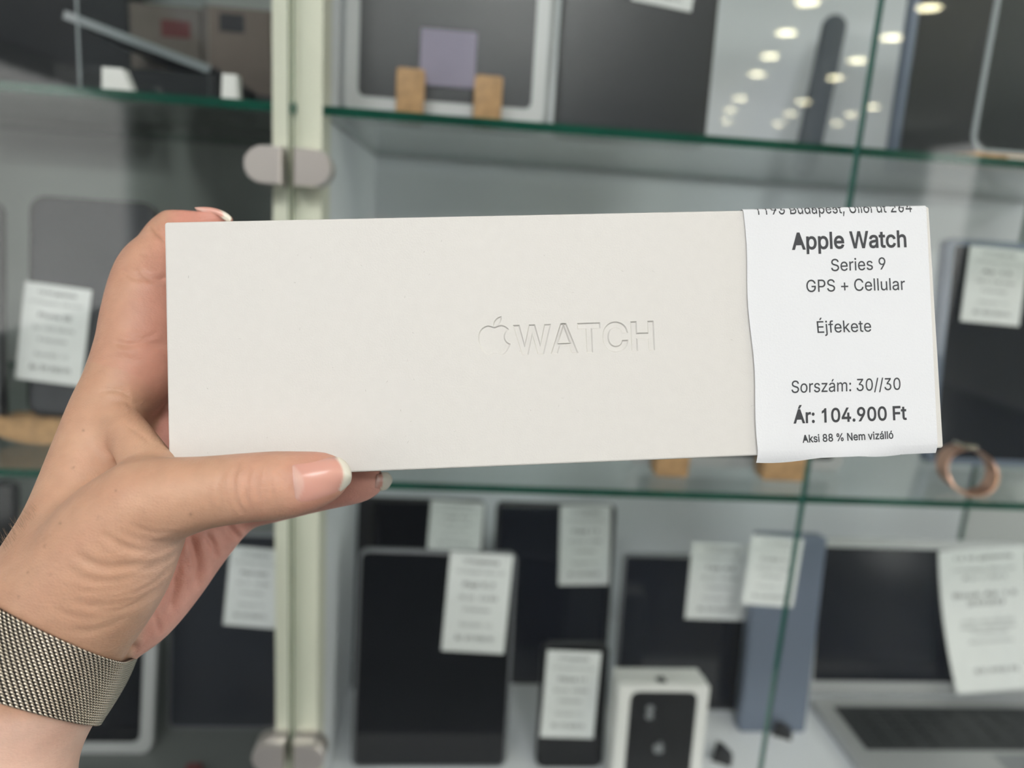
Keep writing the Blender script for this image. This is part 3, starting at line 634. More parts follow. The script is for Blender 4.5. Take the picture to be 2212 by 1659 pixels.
# ------------------------------------------------------------------ goods in the cabinet
class Stand:
    """local frame of a device leaning on a shelf: x right, z up the front face, y into the device"""
    def __init__(s, name, pxl, pxr, pyt, Y, zb, lean, label, cat, group=None, yaw=0, pym=None):
        pym = pym or pyt + 100
        a, b = on_y(pxl, pym, Y+.03), on_y(pxr, pym, Y+.03)
        s.w = b[0]-a[0]
        s.rot = Matrix.Rotation(math.radians(yaw), 3, 'Z') @ Matrix.Rotation(math.radians(-lean), 3, 'X')
        loc = ((a[0]+b[0])/2, Y, zb)
        s.e = empty(name, loc, s.rot); tag(s.e, label, cat, group)
        s.loc = Vector(loc); s.n = s.rot @ Vector((0, -1, 0))
        s.h = s.hit((pxl+pxr)/2, pyt)[1]
    def hit(s, px, py, off=0.0):
        o = Vector(EYE); d = Vector(M3 @ cdir(px, py))
        p0 = s.loc + s.n*off
        t = (p0-o).dot(s.n)/d.dot(s.n)
        q = s.rot.inverted() @ (o + d*t - s.loc)
        return q.x, q.z
    def body(s, t=.008, r=.008, mats='black', name='body', x0=0, w=None, h=None, z0=0, y0=0):
        return weighted(MB().rslab(w or s.w, h or s.h, t, r, x0=x0, z0=z0, y0=y0).build(name, mats, s.e), 40)
    def screen(s, bez, r=.004, mats='screen', name='screen', bot=None):
        bot = bez if bot is None else bot
        return MB().rslab(s.w-2*bez, s.h-bez-bot, .0008, r, bev=.0002, z0=bot, y0=-.0006).build(name, mats, s.e)
    def tag(s, x0, y0, x1, y1, lines, tilt=0.0, curl=0.0, name='price_tag', label=None, ox=0):
        """paper tag given by its corners in the photograph, laid on this device's front face"""
        ax, az = s.hit(x0, y0, .0015); bx, bz = s.hit(x1, y1, .0015)
        w, h = bx-ax, az-bz
        cx, cz = (ax+bx)/2, (az+bz)/2
        ny = 10
        def surf(u, v, off):     # u across 0..1, v down 0..1
            x = (u-.5)*w; z = (.5-v)*h
            ct, st = math.cos(math.radians(tilt)), math.sin(math.radians(tilt))
            x, z = x*ct - z*st, x*st + z*ct
            return (cx + x + curl*v*v*.5, -.0016-off-abs(curl)*v*v, cz + z)
        b = MB(); vs = []; fs = []
        for off in (0, -.0003):
            for i in range(ny+1):
                for j in range(3):
                    vs.append(surf(j/2, i/ny, off))
        n1 = (ny+1)*3
        for i in range(ny):
            for j in range(2):
                a = i*3+j
                fs.append((a, a+3, a+4, a+1)); fs.append((n1+a, n1+a+1, n1+a+4, n1+a+3))
        for i in range(ny):
            a = i*3
            fs.append((a, n1+a, n1+a+3, a+3)); fs.append((a+2, a+5, n1+a+5, n1+a+2))
        fs.append((0, 1, n1+1, n1)); fs.append((1, 2, n1+2, n1+1))
        e = ny*3
        fs.append((e, n1+e, n1+e+1, e+1)); fs.append((e+1, n1+e+1, n1+e+2, e+2))
        o = b.add(vs, fs).build(name, 'tagpaper', s.e, smooth=False, label=label or 'white paper price tag')
        tv = MB()
        for (txt, vc, hh, bold, wd) in lines:     # centre row, cap height and width as shares of the tag
            v, f = text_mesh(txt, .006 + bold*.03)
            v = v[:, :2].copy()
            x0_, x1_ = v[:, 0].min(), v[:, 0].max()
            v[:, 0] = (v[:, 0]-(x0_+x1_)/2)/(x1_-x0_)*wd
            v[:, 1] = v[:, 1]*hh
            tv.add([surf(.5+q[0], vc + hh/2 - q[1], .0003) for q in v], f)
        tv.build('lettering', 'ink_faint', o)
        return o
    def block(s, x0, y0, x1, y1, depth=.022, name='wood_block', mats='wood', parent=None, label=None):
        """small block seen from the front, standing before the device on its shelf"""
        Yb = s.loc.y - .012
        a, b = on_y(x0, (y0+y1)/2, Yb), on_y(x1, (y0+y1)/2, Yb)
        return (a[0], b[0], on_y((x0+x1)/2, y0, Yb)[2], Yb)

def blk(name, x0, x1, y0, y1, z0, z1, mats, label, cat, group=None, bev=.0012):
    b = MB().rslab(x1-x0, z1-z0, y1-y0, .003, bev=bev)
    o = b.build(name, mats); o.location = ((x0+x1)/2, y0, z0)
    weighted(o, 40)
    return tag(o, label, cat, group)

ADDR = '1193 Budapest, Üllői út 264'
def lines_for(model, sub, price, extra='Fekete'):
    return [('12 hó garancia', .085, .040, 1, .56), (ADDR, .19, .030, 0, .80), (model, .32, .045, 1, .5),
            (sub, .45, .034, 0, .62), (extra, .57, .034, 0, .42), ('Sorszám: 12', .72, .034, 0, .5), (price, .86, .045, 1, .62)]

# --- right bay, top shelf
s = Stand('framed_tablet', 742, 1186, -150, .70, ZS1, 3, 'silver framed tablet with dark screen held by two wooden blocks', 'tablet', pym=150)
s.body(.010, .016, 'alu')
s.screen(.017, .006, 'screen_soft', bot=.022)
MB().rslab(s.w-.010, s.h-.012, .0006, .012, bev=.0002, z0=.006, y0=-.0003).build('bezel', 'alu_light', s.e)
a = s.hit(910, 60, .002); b_ = s.hit(1025, 192, .002)
MB().rslab(b_[0]-a[0], a[1]-b_[1], .0006, .001, bev=.0001, x0=(a[0]+b_[0])/2, z0=b_[1], y0=-.0022).build('sticker', 'lav', s.e, label='lavender sticker on the screen')
for i, (xa, xb, yt) in enumerate(((858, 918, 152), (1024, 1084, 168))):
    x0_, x1_, zt, Yb = s.block(xa, yt, xb, 225)
    blk('wooden_block', x0_, x1_, Yb-.012, Yb+.006, ZS1, zt, 'wood',
        ['small wooden block at the left foot of the silver framed tablet', 'small wooden block at the right foot of the silver framed tablet'][i], 'block', 'wooden blocks')
s = Stand('dark_tablet', 1197, 1520, -120, .705, ZS1, 3, 'large matte dark tablet with a tag at its top, on the upper shelf', 'tablet', pym=150)
s.body(.009, .006, 'black')
s.screen(.004, .004, 'screen_soft')
s.tag(1380, -130, 1500, 20, lines_for('Pad Air', '64 GB', 'Ár: 89.900 Ft'), tilt=-6)
# dark rounded bar built in place of an unclear reflection in the glass
def lean_stick(name, p0, p1, w, t, mats, label, cat):
    p0, p1 = Vector(p0), Vector(p1)
    h = (p1-p0).length; z = (p1-p0).normalized(); y = (Vector((0, 1, 0)) - z*z.y).normalized(); x = y.cross(z)
    o = MB().rslab(w, h, t, w*.49, bev=t*.3, seg=8).build(name, mats)
    mm = Matrix((x, y, z)).transposed().to_4x4(); mm.translation = p0; o.matrix_world = mm
    weighted(o, 40); return tag(o, label, cat)
lean_stick('dark_reflection_bar', on_y(1748, 335, .90)*np.array([1, 1, 0])+np.array([0, 0, ZS1+.001]), on_y(1815, 28, .965), .029, .018, 'bar_grey', 'slim dark grey bar with rounded top, standing in for a dark reflection', 'bar')
# dark panel beyond the door joint
s = Stand('dark_laptop', 1926, 2420, -160, .80, ZS1, 2, 'large closed blue grey laptop standing upright behind the clear acrylic plate', 'laptop', pym=150)
s.body(.016, .006, 'blueshell')
MB().rslab(s.w-.012, s.h-.012, .0008, .005, bev=.0002, z0=.006, y0=-.0006).build('lid', 'screen_soft', s.e)
s = Stand('acrylic_plate', 2092, 2420, -160, .66, ZS1+.011, 1, 'clear acrylic plate with rounded corner standing on a wooden box', 'stand', pym=120)
MB().rslab(s.w, s.h, .004, .014, bev=.0006).build('plate', 'acrylic', s.e)
r_ = .014; w2 = s.w/2; rim = [(-w2, .002, s.h-.01)] + [(-w2, .002, r_)] + [(-w2+r_-r_*math.cos(math.radians(t)), .002, r_-r_*math.sin(math.radians(t))) for t in (22, 45, 67)] + [(-w2+r_, .002, 0), (w2-.01, .002, 0)]
MB().tube(rim, .0024, 6).build('rim', 'acrylic_edge', s.e)
c = on_y(2108, 290, .665); c2 = on_y(2400, 290, .665)
e = empty('wooden_box', ((c[0]+c2[0])/2, .66, ZS1)); tag(e, 'low brown wooden box under the acrylic plate on the upper shelf', 'box')
w_ = c2[0]-c[0]
weighted(MB().rslab(w_, .0105, .04, .001, bev=.0008).build('body', 'wood', e))
MB().box((-w_/2+.03, -.002, .003), (w_/2-.004, -.0005, .0075)).build('band', 'white_plastic', e)

# --- right bay, middle shelf (mostly behind the box)
s = Stand('blue_laptop', 2008, 2440, 525, .72, ZS2, 8, 'blue grey laptop standing upright with a white tag, right of the watch box', 'laptop', pym=760)
s.body(.016, .006, 'blueshell')
MB().rslab(s.w-.014, s.h-.014, .0008, .004, bev=.0002, z0=.007, y0=-.0006).build('lid', 'screen_blue', s.e)
s.tag(2093, 532, 2204, 703, lines_for('Air 13', 'M1 / 8 GB', 'Ár: 209.900 Ft'), tilt=-2)
s = Stand('white_tablet', 1340, 1790, 560, .68, ZS2, 6, 'pale tablet on two wooden blocks, hidden behind the watch box', 'tablet', pym=990)
s.body(.008, .012, 'alu_light'); s.screen(.012)
for i, (xa, xb) in enumerate(((1412, 1482), (1642, 1732))):
    a, b_ = on_y(xa, 1000, .655), on_y(xb, 1000, .655)
    blk('wooden_block', a[0], b_[0], .645, .667, ZS2, ZS2+.032, 'wood', ['left of two wooden blocks seen just under the watch box', 'right of two wooden blocks seen just under the watch box'][i], 'block', 'wooden blocks')
# rose gold ring-shaped bracelet
c = on_y(2085, 1035, .64)
e = empty('bracelet', (c[0], .64, ZS2)); tag(e, 'rose gold bracelet standing on the glass shelf under the watch box corner', 'bracelet')
b = MB(); n = 32; vs = []; fs = []
for i in range(n):
    a = 2*math.pi*i/n; 
    for (dr, dy) in ((0, -.008), (.0016, -.0085), (.0016, .0085), (0, .008)):
        r0 = .021+dr
        vs.append((r0*1.15*math.cos(a), dy + .010*math.sin(a), .0216*.92 + r0*.9*math.sin(a)))
for i in range(n):
    j = (i+1) % n
    for q in range(4):
        fs.append((i*4+q, j*4+q, j*4+(q+1) % 4, i*4+(q+1) % 4))
o = b.add(vs, fs).build('band', 'rose', e); weighted(o, 50)
weighted(MB().rslab(.014, .004, .018, .002, x0=0, z0=.0395, y0=.0).build('clasp', 'steel', e))

# --- right bay, base shelf
s = Stand('black_tablet', 772, 1046, 1078, .83, ZS3, 7, 'black tablet with a white tag at its top right, behind the nearer black tablet', 'tablet', 'black tablets', pym=1150)
s.body(.008, .008, 'black'); s.screen(.005)
s.tag(929, 1082, 1040, 1190, lines_for('Tab S7', '128 GB', 'Ár: 99.900 Ft'), tilt=-2)
s = Stand('black_tablet', 1066, 1322, 1088, .85, ZS3, 7, 'black tablet with a grey shaded tag, left of the grey rimmed phone', 'tablet', 'black tablets', pym=1200)
s.body(.008, .008, 'black'); s.screen(.005, mats='screen_blue')
s.tag(1214, 1090, 1312, 1265, lines_for('Pad 11', '256 GB', 'Ár: 129.900 Ft'), tilt=2)
s = Stand('black_tablet', 772, 1112, 1190, .70, ZS3, 8, 'nearest black tablet with rounded corners and a bright white tag', 'tablet', 'black tablets', pym=1300)
s.body(.008, .010, 'greyshell'); s.screen(.0035, .007)
s.tag(968, 1193, 1093, 1410, lines_for('Pad 9.7', '32 GB', 'Ár: 49.900 Ft'), tilt=-2.5)
s = Stand('black_phone', 1160, 1302, 1390, .70, ZS3, 8, 'black phone carrying a cream tag, left of the white phone box', 'phone', pym=1500)
s.body(.008, .010, 'black'); s.screen(.002, .008)
s.tag(1180, 1406, 1284, 1594, lines_for('Phone 11', '64 GB', 'Ár: 79.900 Ft'), tilt=-1.5)
# white phone box with the phone printed on its lid
s = Stand('phone_box', 1318, 1506, 1482, .66, ZS3, 4, 'white phone box with a black phone pictured on its lid', 'box', pym=1560)
weighted(MB().rslab(s.w, s.h, .024, .0012, bev=.0008).build('lid', 'white_plastic', s.e), 40)
weighted(MB().rslab(s.w*.985, s.h*.985, .014, .0012, bev=.0008, z0=s.h*.008, y0=.024).build('tray', 'white_plastic', s.e), 40)
ph = MB().rslab(s.w*.74, s.h*.90, .0005, .009, bev=.0001, z0=s.h*.05, y0=-.0005).build('phone_picture', 'black', s.e, label='printed black phone')
lens = MB()
for (lx, lz) in ((-.018, .80), (-.018, .735)):
    lens.tube([(s.w*lx*8, -.0005, s.h*lz), (s.w*lx*8, -.0009, s.h*lz)], .0042, 16)
lens.build('printed_camera', 'alu', ph)
LOGO_JOBS = [(s.e, ph, -.0007, 0, s.h*.44, .011)]
LOGO_TOP = (s.e, s.h)
# dark upright tablet, grey slab phone box, wedge feet
s = Stand('blue_tablet', 1335, 1606, 1200, .80, ZS3, 7, 'dark blue tablet with a white tag at its top right, behind the phone box', 'tablet', pym=1300)
s.body(.008, .006, 'greyshell'); s.screen(.003, mats='screen_blue')
s.tag(1494, 1172, 1610, 1340, lines_for('Tab A8', '32 GB', 'Ár: 59.900 Ft'), tilt=-1)
s = Stand('grey_console', 1612, 1756, 1158, .76, ZS3, 5, 'tall blue grey slab with a tag at its top, left of the silver laptop', 'device', pym=1300)
s.body(.018, .004, 'blueshell')
MB().rslab(s.w-.004, s.h-.03, .001, .003, bev=.0002, z0=.026, y0=-.0008).build('face', 'blueshell', s.e)
s.tag(1620, 1158, 1716, 1310, lines_for('Fold 4', '256 GB', 'Ár: 249.900 Ft'), tilt=-3)
for i, (pxa, pya, Y) in enumerate(((1690, 1585, .70), (1560, 1640, .665))):
    c = on_z(pxa, pya, ZS3)
    o = MB().prism([(-.011, 0), (.011, 0), (.009, .006), (-.002, .014), (-.009, .015)], -.009, .009).build('wedge_foot', 'black'); o.location = (c[0], c[1], ZS3); o.rotation_euler = (0, 0, -.5)
    tag(o, ['black wedge foot in front of the tall blue grey slab', 'black wedge foot between phone box and the pale base shelf'][i], 'foot', 'black wedge feet')
# open silver laptop
a, b_ = on_y(1752, 1480, .812), on_y(2450, 1480, .812)
lw = b_[0]-a[0]; lh = on_y(2000, 1180, .83)[2]-ZS3-.012
e = empty('open_laptop', ((a[0]+b_[0])/2, .812, ZS3)); tag(e, 'open silver laptop with dark keys and a long curling tag on its screen', 'laptop')
weighted(MB().rslab(lw, .18, .012, .008, bev=.002).build('base', 'alu_light', e)).matrix_local = Matrix.Translation((0, 0, .001)) @ Matrix.Rotation(math.radians(90), 4, 'X')
kb = e.children[0]
kx0, kx1, ky0, ky1 = -lw/2+.022, lw/2-.022, -.098, -.020
MB().box((kx0, ky0, .0130), (kx1, ky1, .0134)).build('keyboard', 'black', e)
kbo = e.children[-1]
nk = 14; rowh = (ky1-ky0)/6
first = None
for r in range(6):
    for c in range(nk):
        if r == 0 and 4 <= c <= 8:
            if c > 4: continue
            x0_, x1_ = kx0+(kx1-kx0)*4/nk, kx0+(kx1-kx0)*9/nk
        else:
            x0_, x1_ = kx0+(kx1-kx0)*c/nk, kx0+(kx1-kx0)*(c+1)/nk
        y0_, y1_ = ky0+rowh*r, ky0+rowh*(r+1)
        g = .0014
        kb_ = MB(); vs = [(x0_+g, y0_+g, .0134), (x1_-g, y0_+g, .0134), (x1_-g, y1_-g, .0134), (x0_+g, y1_-g, .0134)]
        q = .0006
        vs += [(x0_+g+q, y0_+g+q, .0148), (x1_-g-q, y0_+g+q, .0148), (x1_-g-q, y1_-g-q, .0148), (x0_+g+q, y1_-g-q, .0148)]
        kb_.add(vs, [(4, 5, 6, 7), (0, 1, 5, 4), (1, 2, 6, 5), (2, 3, 7, 6), (3, 0, 4, 7)]).build('key', 'keys', kbo)
MB().box((-.052, -.172, .0130), (.052, -.105, .0132)).build('trackpad', 'alu', e)
s = Stand('lid_frame', 1740, 2460, 1170, .818, ZS3+.012, 10, None, None, pym=1300)
lid = s.e; lid.name = 'lid'; 
mw = lid.matrix_world.copy(); lid.parent = e; lid.matrix_parent_inverse = e.matrix_world.inverted(); lid.matrix_world = mw
s.body(.007, .008, 'alu_light', 'lid_shell')
MB().rslab(s.w-.024, s.h-.030, .0006, .002, bev=.0002, z0=.018, y0=-.0005).build('screen', 'screen_blue', s.e)
s.tag(2040, 1182, 2205, 1478, [('12 hó garancia', .06, .03, 1, .66), (ADDR, .15, .022, 0, .72), ('Air / M1', .21, .022, 0, .5), ('Book Air 13', .33, .03, 1, .72), ('2020', .39, .03, 1, .42),
    ('8 GB / 256 GB SSD', .52, .02, 0, .6), ('Magyar billentyűzet', .56, .02, 0, .62), ('Töltővel', .60, .02, 0, .4), ('Asztroszürke', .66, .02, 0, .5), ('59.990 Ft', .86, .03, 1, .5)], tilt=5, curl=.02)
for ch in list(s.e.children):
    if ch.name.startswith('price_tag'):
        sub = [g for g in ch.children]

# --- left bay, top shelf
s = Stand('dark_carton', -80, 300, -120, .93, ZS1, 0, 'dark carton standing at the back of the upper shelf, left', 'box', pym=60)
weighted(MB().rslab(s.w, s.h, .05, .002, bev=.001).build('carton', 'darkbox', s.e))
MB().box((-s.w/2+.01, -.0006, .01), (s.w/2-.01, -.0001, .03)).build('label_strip', 'black', s.e)
for i, (xa, xb, yt, sq) in enumerate(((305, 452, 12, (348, 42, 412, 84, 'red')), (456, 600, 18, (474, 28, 528, 72, 'darkbox')))):
    s = Stand('taupe_carton', xa, xb, yt, .86, ZS1+.034, 0, ['taupe carton with a dull red square, on the flat black box', 'taupe carton with a black square, beside the cream post'][i], 'box', 'taupe cartons', pym=60)
    weighted(MB().rslab(s.w, s.h, .06, .002, bev=.001).build('carton', 'taupe', s.e))
    p, q = s.hit(sq[0], sq[1]), s.hit(sq[2], sq[3])
    MB().box((p[0], -.0008, q[1]), (q[0], -.0001, p[1])).build('printed_square', sq[4], s.e)
a, b_ = on_y(255, 140, .84), on_y(600, 140, .84)
e = empty('flat_box', ((a[0]+b_[0])/2, .84, ZS1)); tag(e, 'flat black box lying under the two taupe cartons', 'box')
weighted(MB().rslab(b_[0]-a[0], .022, .12, .002, bev=.001).build('base', 'black', e)); weighted(MB().rslab(b_[0]-a[0]+.003, .012, .123, .002, bev=.001, z0=.0215, y0=-.0015).build('lid', 'darkbox', e))
# half-open laptop seen from its side: silver lid edge rising to the left
p0, p1 = on_y(452, 150, .70), on_y(140, 32, .70)
e = empty('ajar_laptop', (p0[0], .70, ZS1)); tag(e, 'black laptop left ajar, its silver lid edge sloping on the upper shelf', 'laptop')
L = Vector(p1)-Vector(p0); ang = math.atan2(L.z, -L.x); ln = L.length
hz = p0[2]-ZS1
weighted(MB().box((-ln*1.05, 0, .002), (.004, .16, hz-.004)).build('base', 'black', e))
lidb = weighted(MB().rslab(ln, .006, .16, .002, bev=.0008, x0=-ln/2, z0=-.003).build('lid', 'black', e))
lidb.matrix_local = Matrix.Translation((0, 0, hz)) @ Matrix.Rotation(ang, 4, 'Y')
edge = MB().box((-ln, -.002, -.0034), (.001, -.0001, .0034)).build('lid_edge', 'alu', lidb, label='silver lid edge')
MB().tube([(0, .01, hz), (0, .15, hz)], .004, 10).build('hinge', 'black', e)
# acrylic stand outline and white feet
s = Stand('acrylic_plate', 206, 474, -160, .66, ZS1, 2, 'thin clear acrylic plate in front of the ajar laptop', 'stand', pym=150)
MB().rslab(s.w, s.h, .003, .008, bev=.0005).build('plate', 'acrylic', s.e)
w2 = s.w/2; r_ = .008
MB().tube([(-w2, .0015, s.h-.01), (-w2, .0015, r_), (-w2+.0024, .0015, .0024), (-w2+r_, .0015, 0), (w2-.01, .0015, 0)], .0010, 6).build('rim', 'acrylic_edge', s.e)
for i, (xa, xb, yt, nm) in enumerate(((226, 292, 150, 'wide white foot on the upper shelf below the silver lid edge'), (482, 519, 163, 'small square white foot on the upper shelf near the cream post'))):
    a, b_ = on_y(xa, 170, .63), on_y(xb, 170, .63)
    zt = on_y((xa+xb)/2, yt, .63)[2]
    w_ = b_[0]-a[0]; h_ = max(zt-ZS1, .008)
    top = .3 if i == 0 else .08
    o = MB().prism([(-w_/2, 0), (w_/2, 0), (w_/2-w_*top, h_), (-w_/2+.001, h_)], -.006, .006).build('stand_foot', 'white_plastic'); o.location = ((a[0]+b_[0])/2, .63, ZS1)
    tag(o, nm, 'foot', 'white stand feet')

# --- left bay, middle shelf
s = Stand('framed_tablet', -250, 26, 425, .68, ZS2, 7, 'tablet with grey frame cut by the left picture edge', 'tablet', pym=650)
s.body(.008, .012, 'black'); s.screen(.004, .009, 'greyshell')
s = Stand('black_phone', 78, 345, 430, .70, ZS2+.018, 9, 'large black phone with a white price tag on a curved wooden stand', 'phone', pym=650)
s.body(.009, .014, 'black'); s.screen(.0035, .010, 'screen_soft')
s.tag(44, 612, 186, 830, lines_for('Phone SE', '2x 128 Gbyte', 'Ár: 39.900 Ft'), tilt=-5)
c = on_y(85, 935, .685); c2 = on_y(200, 935, .685)
ws = c2[0]-c[0]
e = empty('wooden_stand', (s.loc.x-.03, .69, ZS2)); tag(e, 'curved pale wooden stand under the large black phone', 'stand')
prof = [(-.016, .001)] + [(.035*math.cos(t)-.0, .018+.016*math.sin(t)) for t in ()]
pts = []
for i in range(13):
    t = math.pi*(1+i/12); pts.append((.045*math.cos(t), .0172+.017*math.sin(t)))
b = MB().prism(pts, -.018, .028)
weighted(b.build('cradle', 'wood', e), 40)
MB().prism([(-.045, .0172), (.045, .0172), (.045, .023), (-.045, .023)], -.018, -.010).build('lip', 'wood', e)

# --- left bay, base shelf
s = Stand('tagged_tablet', 372, 640, 1150, .76, ZS3, 8, 'dark grey tablet with a shaded tag, left of the cream post', 'tablet', pym=1300)
s.body(.008, .008, 'greyshell'); s.screen(.004, .006, 'screen_soft')
s.tag(492, 1182, 600, 1355, lines_for('Pad mini', '64 GB', 'Ár: 69.900 Ft'), tilt=-4)
s = Stand('white_tablet', 60, 345, 1290, .72, ZS3, 12, 'white rimmed tablet with dark screen behind the mesh watch strap', 'tablet', pym=1450)
s.body(.009, .012, 'alu_light'); s.screen(.013, .008, 'screen')
s = Stand('dark_tablet', -120, 30, 1040, .74, ZS3, 8, 'dark tablet at the left picture edge beside the wrist', 'tablet', pym=1120)
s.body(.008, .008, 'black'); s.screen(.004)
for i, (xa, xb, Y, mt, nm, lab) in enumerate(((186, 250, .655, 'wood', 'wooden_block', 'wooden block on the base shelf right of the mesh watch strap'), (430, 500, .668, 'wood', 'wooden_block', 'low wooden block in front of the dark grey tagged tablet'), (392, 428, .672, 'red', 'small_carton', 'small dull red carton in front of the dark grey tagged tablet'))):
    a, b_ = on_y(xa, 1580, Y), on_y(xb, 1580, Y)
    blk(nm, a[0], b_[0], Y-.01, Y+.012, ZS3, ZS3+(.012, .010, .020)[i], mt, lab, 'block' if i < 2 else 'box', 'wooden blocks' if i < 2 else None)
a, b_ = on_y(270, 1620, .632), on_y(560, 1620, .632)
e = empty('power_strip', ((a[0]+b_[0])/2, .632, ZS3)); tag(e, 'grey flat strip with two dark round holes lying on the base shelf', 'strip')
w_ = b_[0]-a[0]
weighted(MB().rslab(w_, .010, .022, .002, bev=.001).build('body', 'alu_light', e))
for q in (-.2, .28):
    MB().tube([(w_*q, .010, .0095), (w_*q, .010, .0104)], .0042, 14).build('socket', 'darkbox', e)

# ------------------------------------------------------------------ the watch box
BW, BH, BT = .236, .0763, .0345
B0 = np.array([-.10334492, -.04809461, .22141408])
BX = np.array([.99753287, -.03440948, .0611896]); BX /= np.linalg.norm(BX)
BY = np.array([.0400, 1.0, -.0401]); BY -= BX*(BX @ BY); BY /= np.linalg.norm(BY)
BZ = np.cross(BX, BY)
org = B0 + BX*BW/2 + BY*BH                       # front bottom centre, camera axes
rotb = Matrix([list(r) for r in (M3 @ np.stack([BX, BZ, -BY], axis=1))])
box = empty('watch_box', c2w(org), rotb)
tag(box, 'long white card watch box with embossed lettering and paper price label, held in hand', 'box')
def bhit(px, py):
    d = cdir(px, py); t = (org @ BZ)/(d @ BZ); q = d*t - org
    return np.array([q @ BX, -(q @ BY)])         # local x, z on the front face
def bez(segs, n=8):
    out = []
    for p0, p1, p2, p3 in segs:
        for t in np.linspace(0, 1, n, endpoint=False):
            a = 1-t
            out.append(tuple(a**3*np.array(p0)+3*a*a*t*np.array(p1)+3*a*t*t*np.array(p2)+t**3*np.array(p3)))
    return out
# emblem outline in the photograph's enlarged pixels, mapped to the box face
apple = bez([((440, 276), (410, 268), (395, 258), (370, 266)), ((370, 266), (325, 280), (303, 320), (303, 370)), ((303, 370), (305, 425), (345, 500), (385, 519)),
             ((385, 519), (412, 527), (425, 502), (452, 502)), ((452, 502), (478, 502), (492, 522), (516, 515)), ((516, 515), (545, 504), (570, 455), (582, 424)),
             ((582, 424), (545, 410), (526, 378), (532, 345)), ((532, 345), (536, 322), (550, 305), (568, 294)), ((568, 294), (548, 268), (515, 254), (490, 260)), ((490, 260), (468, 265), (455, 276), (440, 276))])
leaf = bez([((437, 262), (432, 222), (460, 188), (503, 180)), ((503, 180), (508, 220), (482, 258), (437, 262))], 10)
em = lambda p: bhit(960 + p[0]/4.0963, 640 + p[1]/4.0963)
def ccw(lp):
    p = np.asarray(lp, float); q = np.roll(p, -1, 0)
    return p if (p[:, 0]*q[:, 1]-p[:, 1]*q[:, 0]).sum() > 0 else p[::-1]
def sleeve_mesh():
    """card sleeve whose front carries shallow stamped letters: sloping sides down to a flat floor"""
    dep = .00050
    chars = [[ccw([em(p) for p in apple])], [ccw([em(p) for p in leaf])]]
    a, b = bhit(1111, 764), bhit(1414, 754)
    W_ = np.linalg.norm(b-a); capH = np.linalg.norm(bhit(1240, 701)-bhit(1240, 759)); d = (b-a)/W_
    tl_ = text_loops('WATCH', bold=.045, track=.022)
    x0 = min(lp[:, 0].min() for c in tl_ for lp in c); x1 = max(lp[:, 0].max() for c in tl_ for lp in c)
    for c in tl_:
        ls = []
        for lp in c:
            x, y = (lp[:, 0]-x0)/(x1-x0)*W_, lp[:, 1]*capH
            ls.append(np.stack([a[0]+x*d[0]-y*d[1], a[1]+x*d[1]+y*d[0]], 1))
        chars.append(ls)
    mb = MB().rslab(BW, BH, BT, .0008, bev=.0005, seg=3)
    nr = len(mb.f[0]); mb.f.pop(0); mb.mi.pop(0)
    rim = np.array([(v[0], v[2]) for v in mb.v[:nr]])
    outer = [[grow(lp, dep*.3) for lp in ls] for ls in chars]
    inner = [[grow(lp, -dep*.45) for lp in ls] for ls in chars]
    loops = [ccw(rim)] + [lp[::-1] for ls in outer for lp in ls]
    front = fill(loops)
    pts = np.vstack(loops)
    mb.add([(p[0], 0, p[1]) for p in pts], front)
    for lo_, li_ in zip(outer, inner):
        n = sum(len(lp) for lp in lo_)
        vs = [(q[0], 0, q[1]) for lp in lo_ for q in lp] + [(q[0], dep, q[1]) for lp in li_ for q in lp]
        fs = [[i+n for i in t] for t in fill(li_)]; o_ = 0
        for lp in lo_:
            m_ = len(lp); fs += [(o_+i, o_+(i+1) % m_, n+o_+(i+1) % m_, n+o_+i) for i in range(m_)]; o_ += m_
        mb.add(vs, fs)
    return mb
sl = sleeve_mesh().build('sleeve', 'card', box)
bm = bmesh.new(); bm.from_mesh(sl.data); bmesh.ops.remove_doubles(bm, verts=bm.verts, dist=1e-7); bmesh.ops.recalc_face_normals(bm, faces=bm.faces); bm.to_mesh(sl.data); bm.free()
# inner tray closing the two ends of the sleeve
# paper label: wraps over the top edge, hangs a little below the bottom
lt, lb, rt, rb = bhit(1604, 452), bhit(1637, 990), bhit(1999, 450), bhit(2024, 972)
def label_pt(u, t, off):
    """u 0..1 across, t metres down from the top edge (negative: on the top face)"""
    k = np.clip(t/BH, 0, 1)
    x = (lt[0]+(lb[0]-lt[0])*k)*(1-u) + (rt[0]+(rb[0]-rt[0])*k)*u
    x += .0004*math.sin(t*160+u)*(1-u)
    o = .00035 + off + .0005*(1-u)**8*k + .0006*math.sin(math.pi*u)*math.sin(math.pi*k)
    if t < 0:
        s_ = -t; r = .0012
        if s_ < r*1.57:
            a = s_/r; return (x, -o + r*(1-math.cos(a)), BH + o - r + r*math.sin(a) + .0)
        return (x, r + (s_-r*1.57), BH + o)
    if t > BH-.0012:
        s_ = t-(BH-.0012)
        amp = .0006*math.sin(u*9) + .0006*u
        return (x - s_*.15*(1-u), -o - .0004*math.sin(s_*600) + s_*(.25+.3*abs(u-.5)) + amp*s_*300*.5, BH-t + .0002)
    if t < .0012:
        return (x, -o, BH-t - .0000)
    return (x, -o, BH-t)
tl = [-.014, -.009, -.005, -.003, -.0019, -.0014, -.0009, -.0005, -.0002, .0003] + list(np.linspace(.0015, BH-.0014, 16)) + [BH-.0008, BH-.0003, BH+.0004, BH+.001, BH+.0017, BH+.0024]
nu = 20
mb = MB(); vs = []; fs = []
for off in (0, .00012):
    for i, t in enumerate(tl):
        for j in range(nu+1):
            u = j/nu; tt = t
            if i == len(tl)-1: tt = t - .0011*u + .0005*math.sin(u*11)
            vs.append(label_pt(u, tt, off))
n1 = len(tl)*(nu+1)
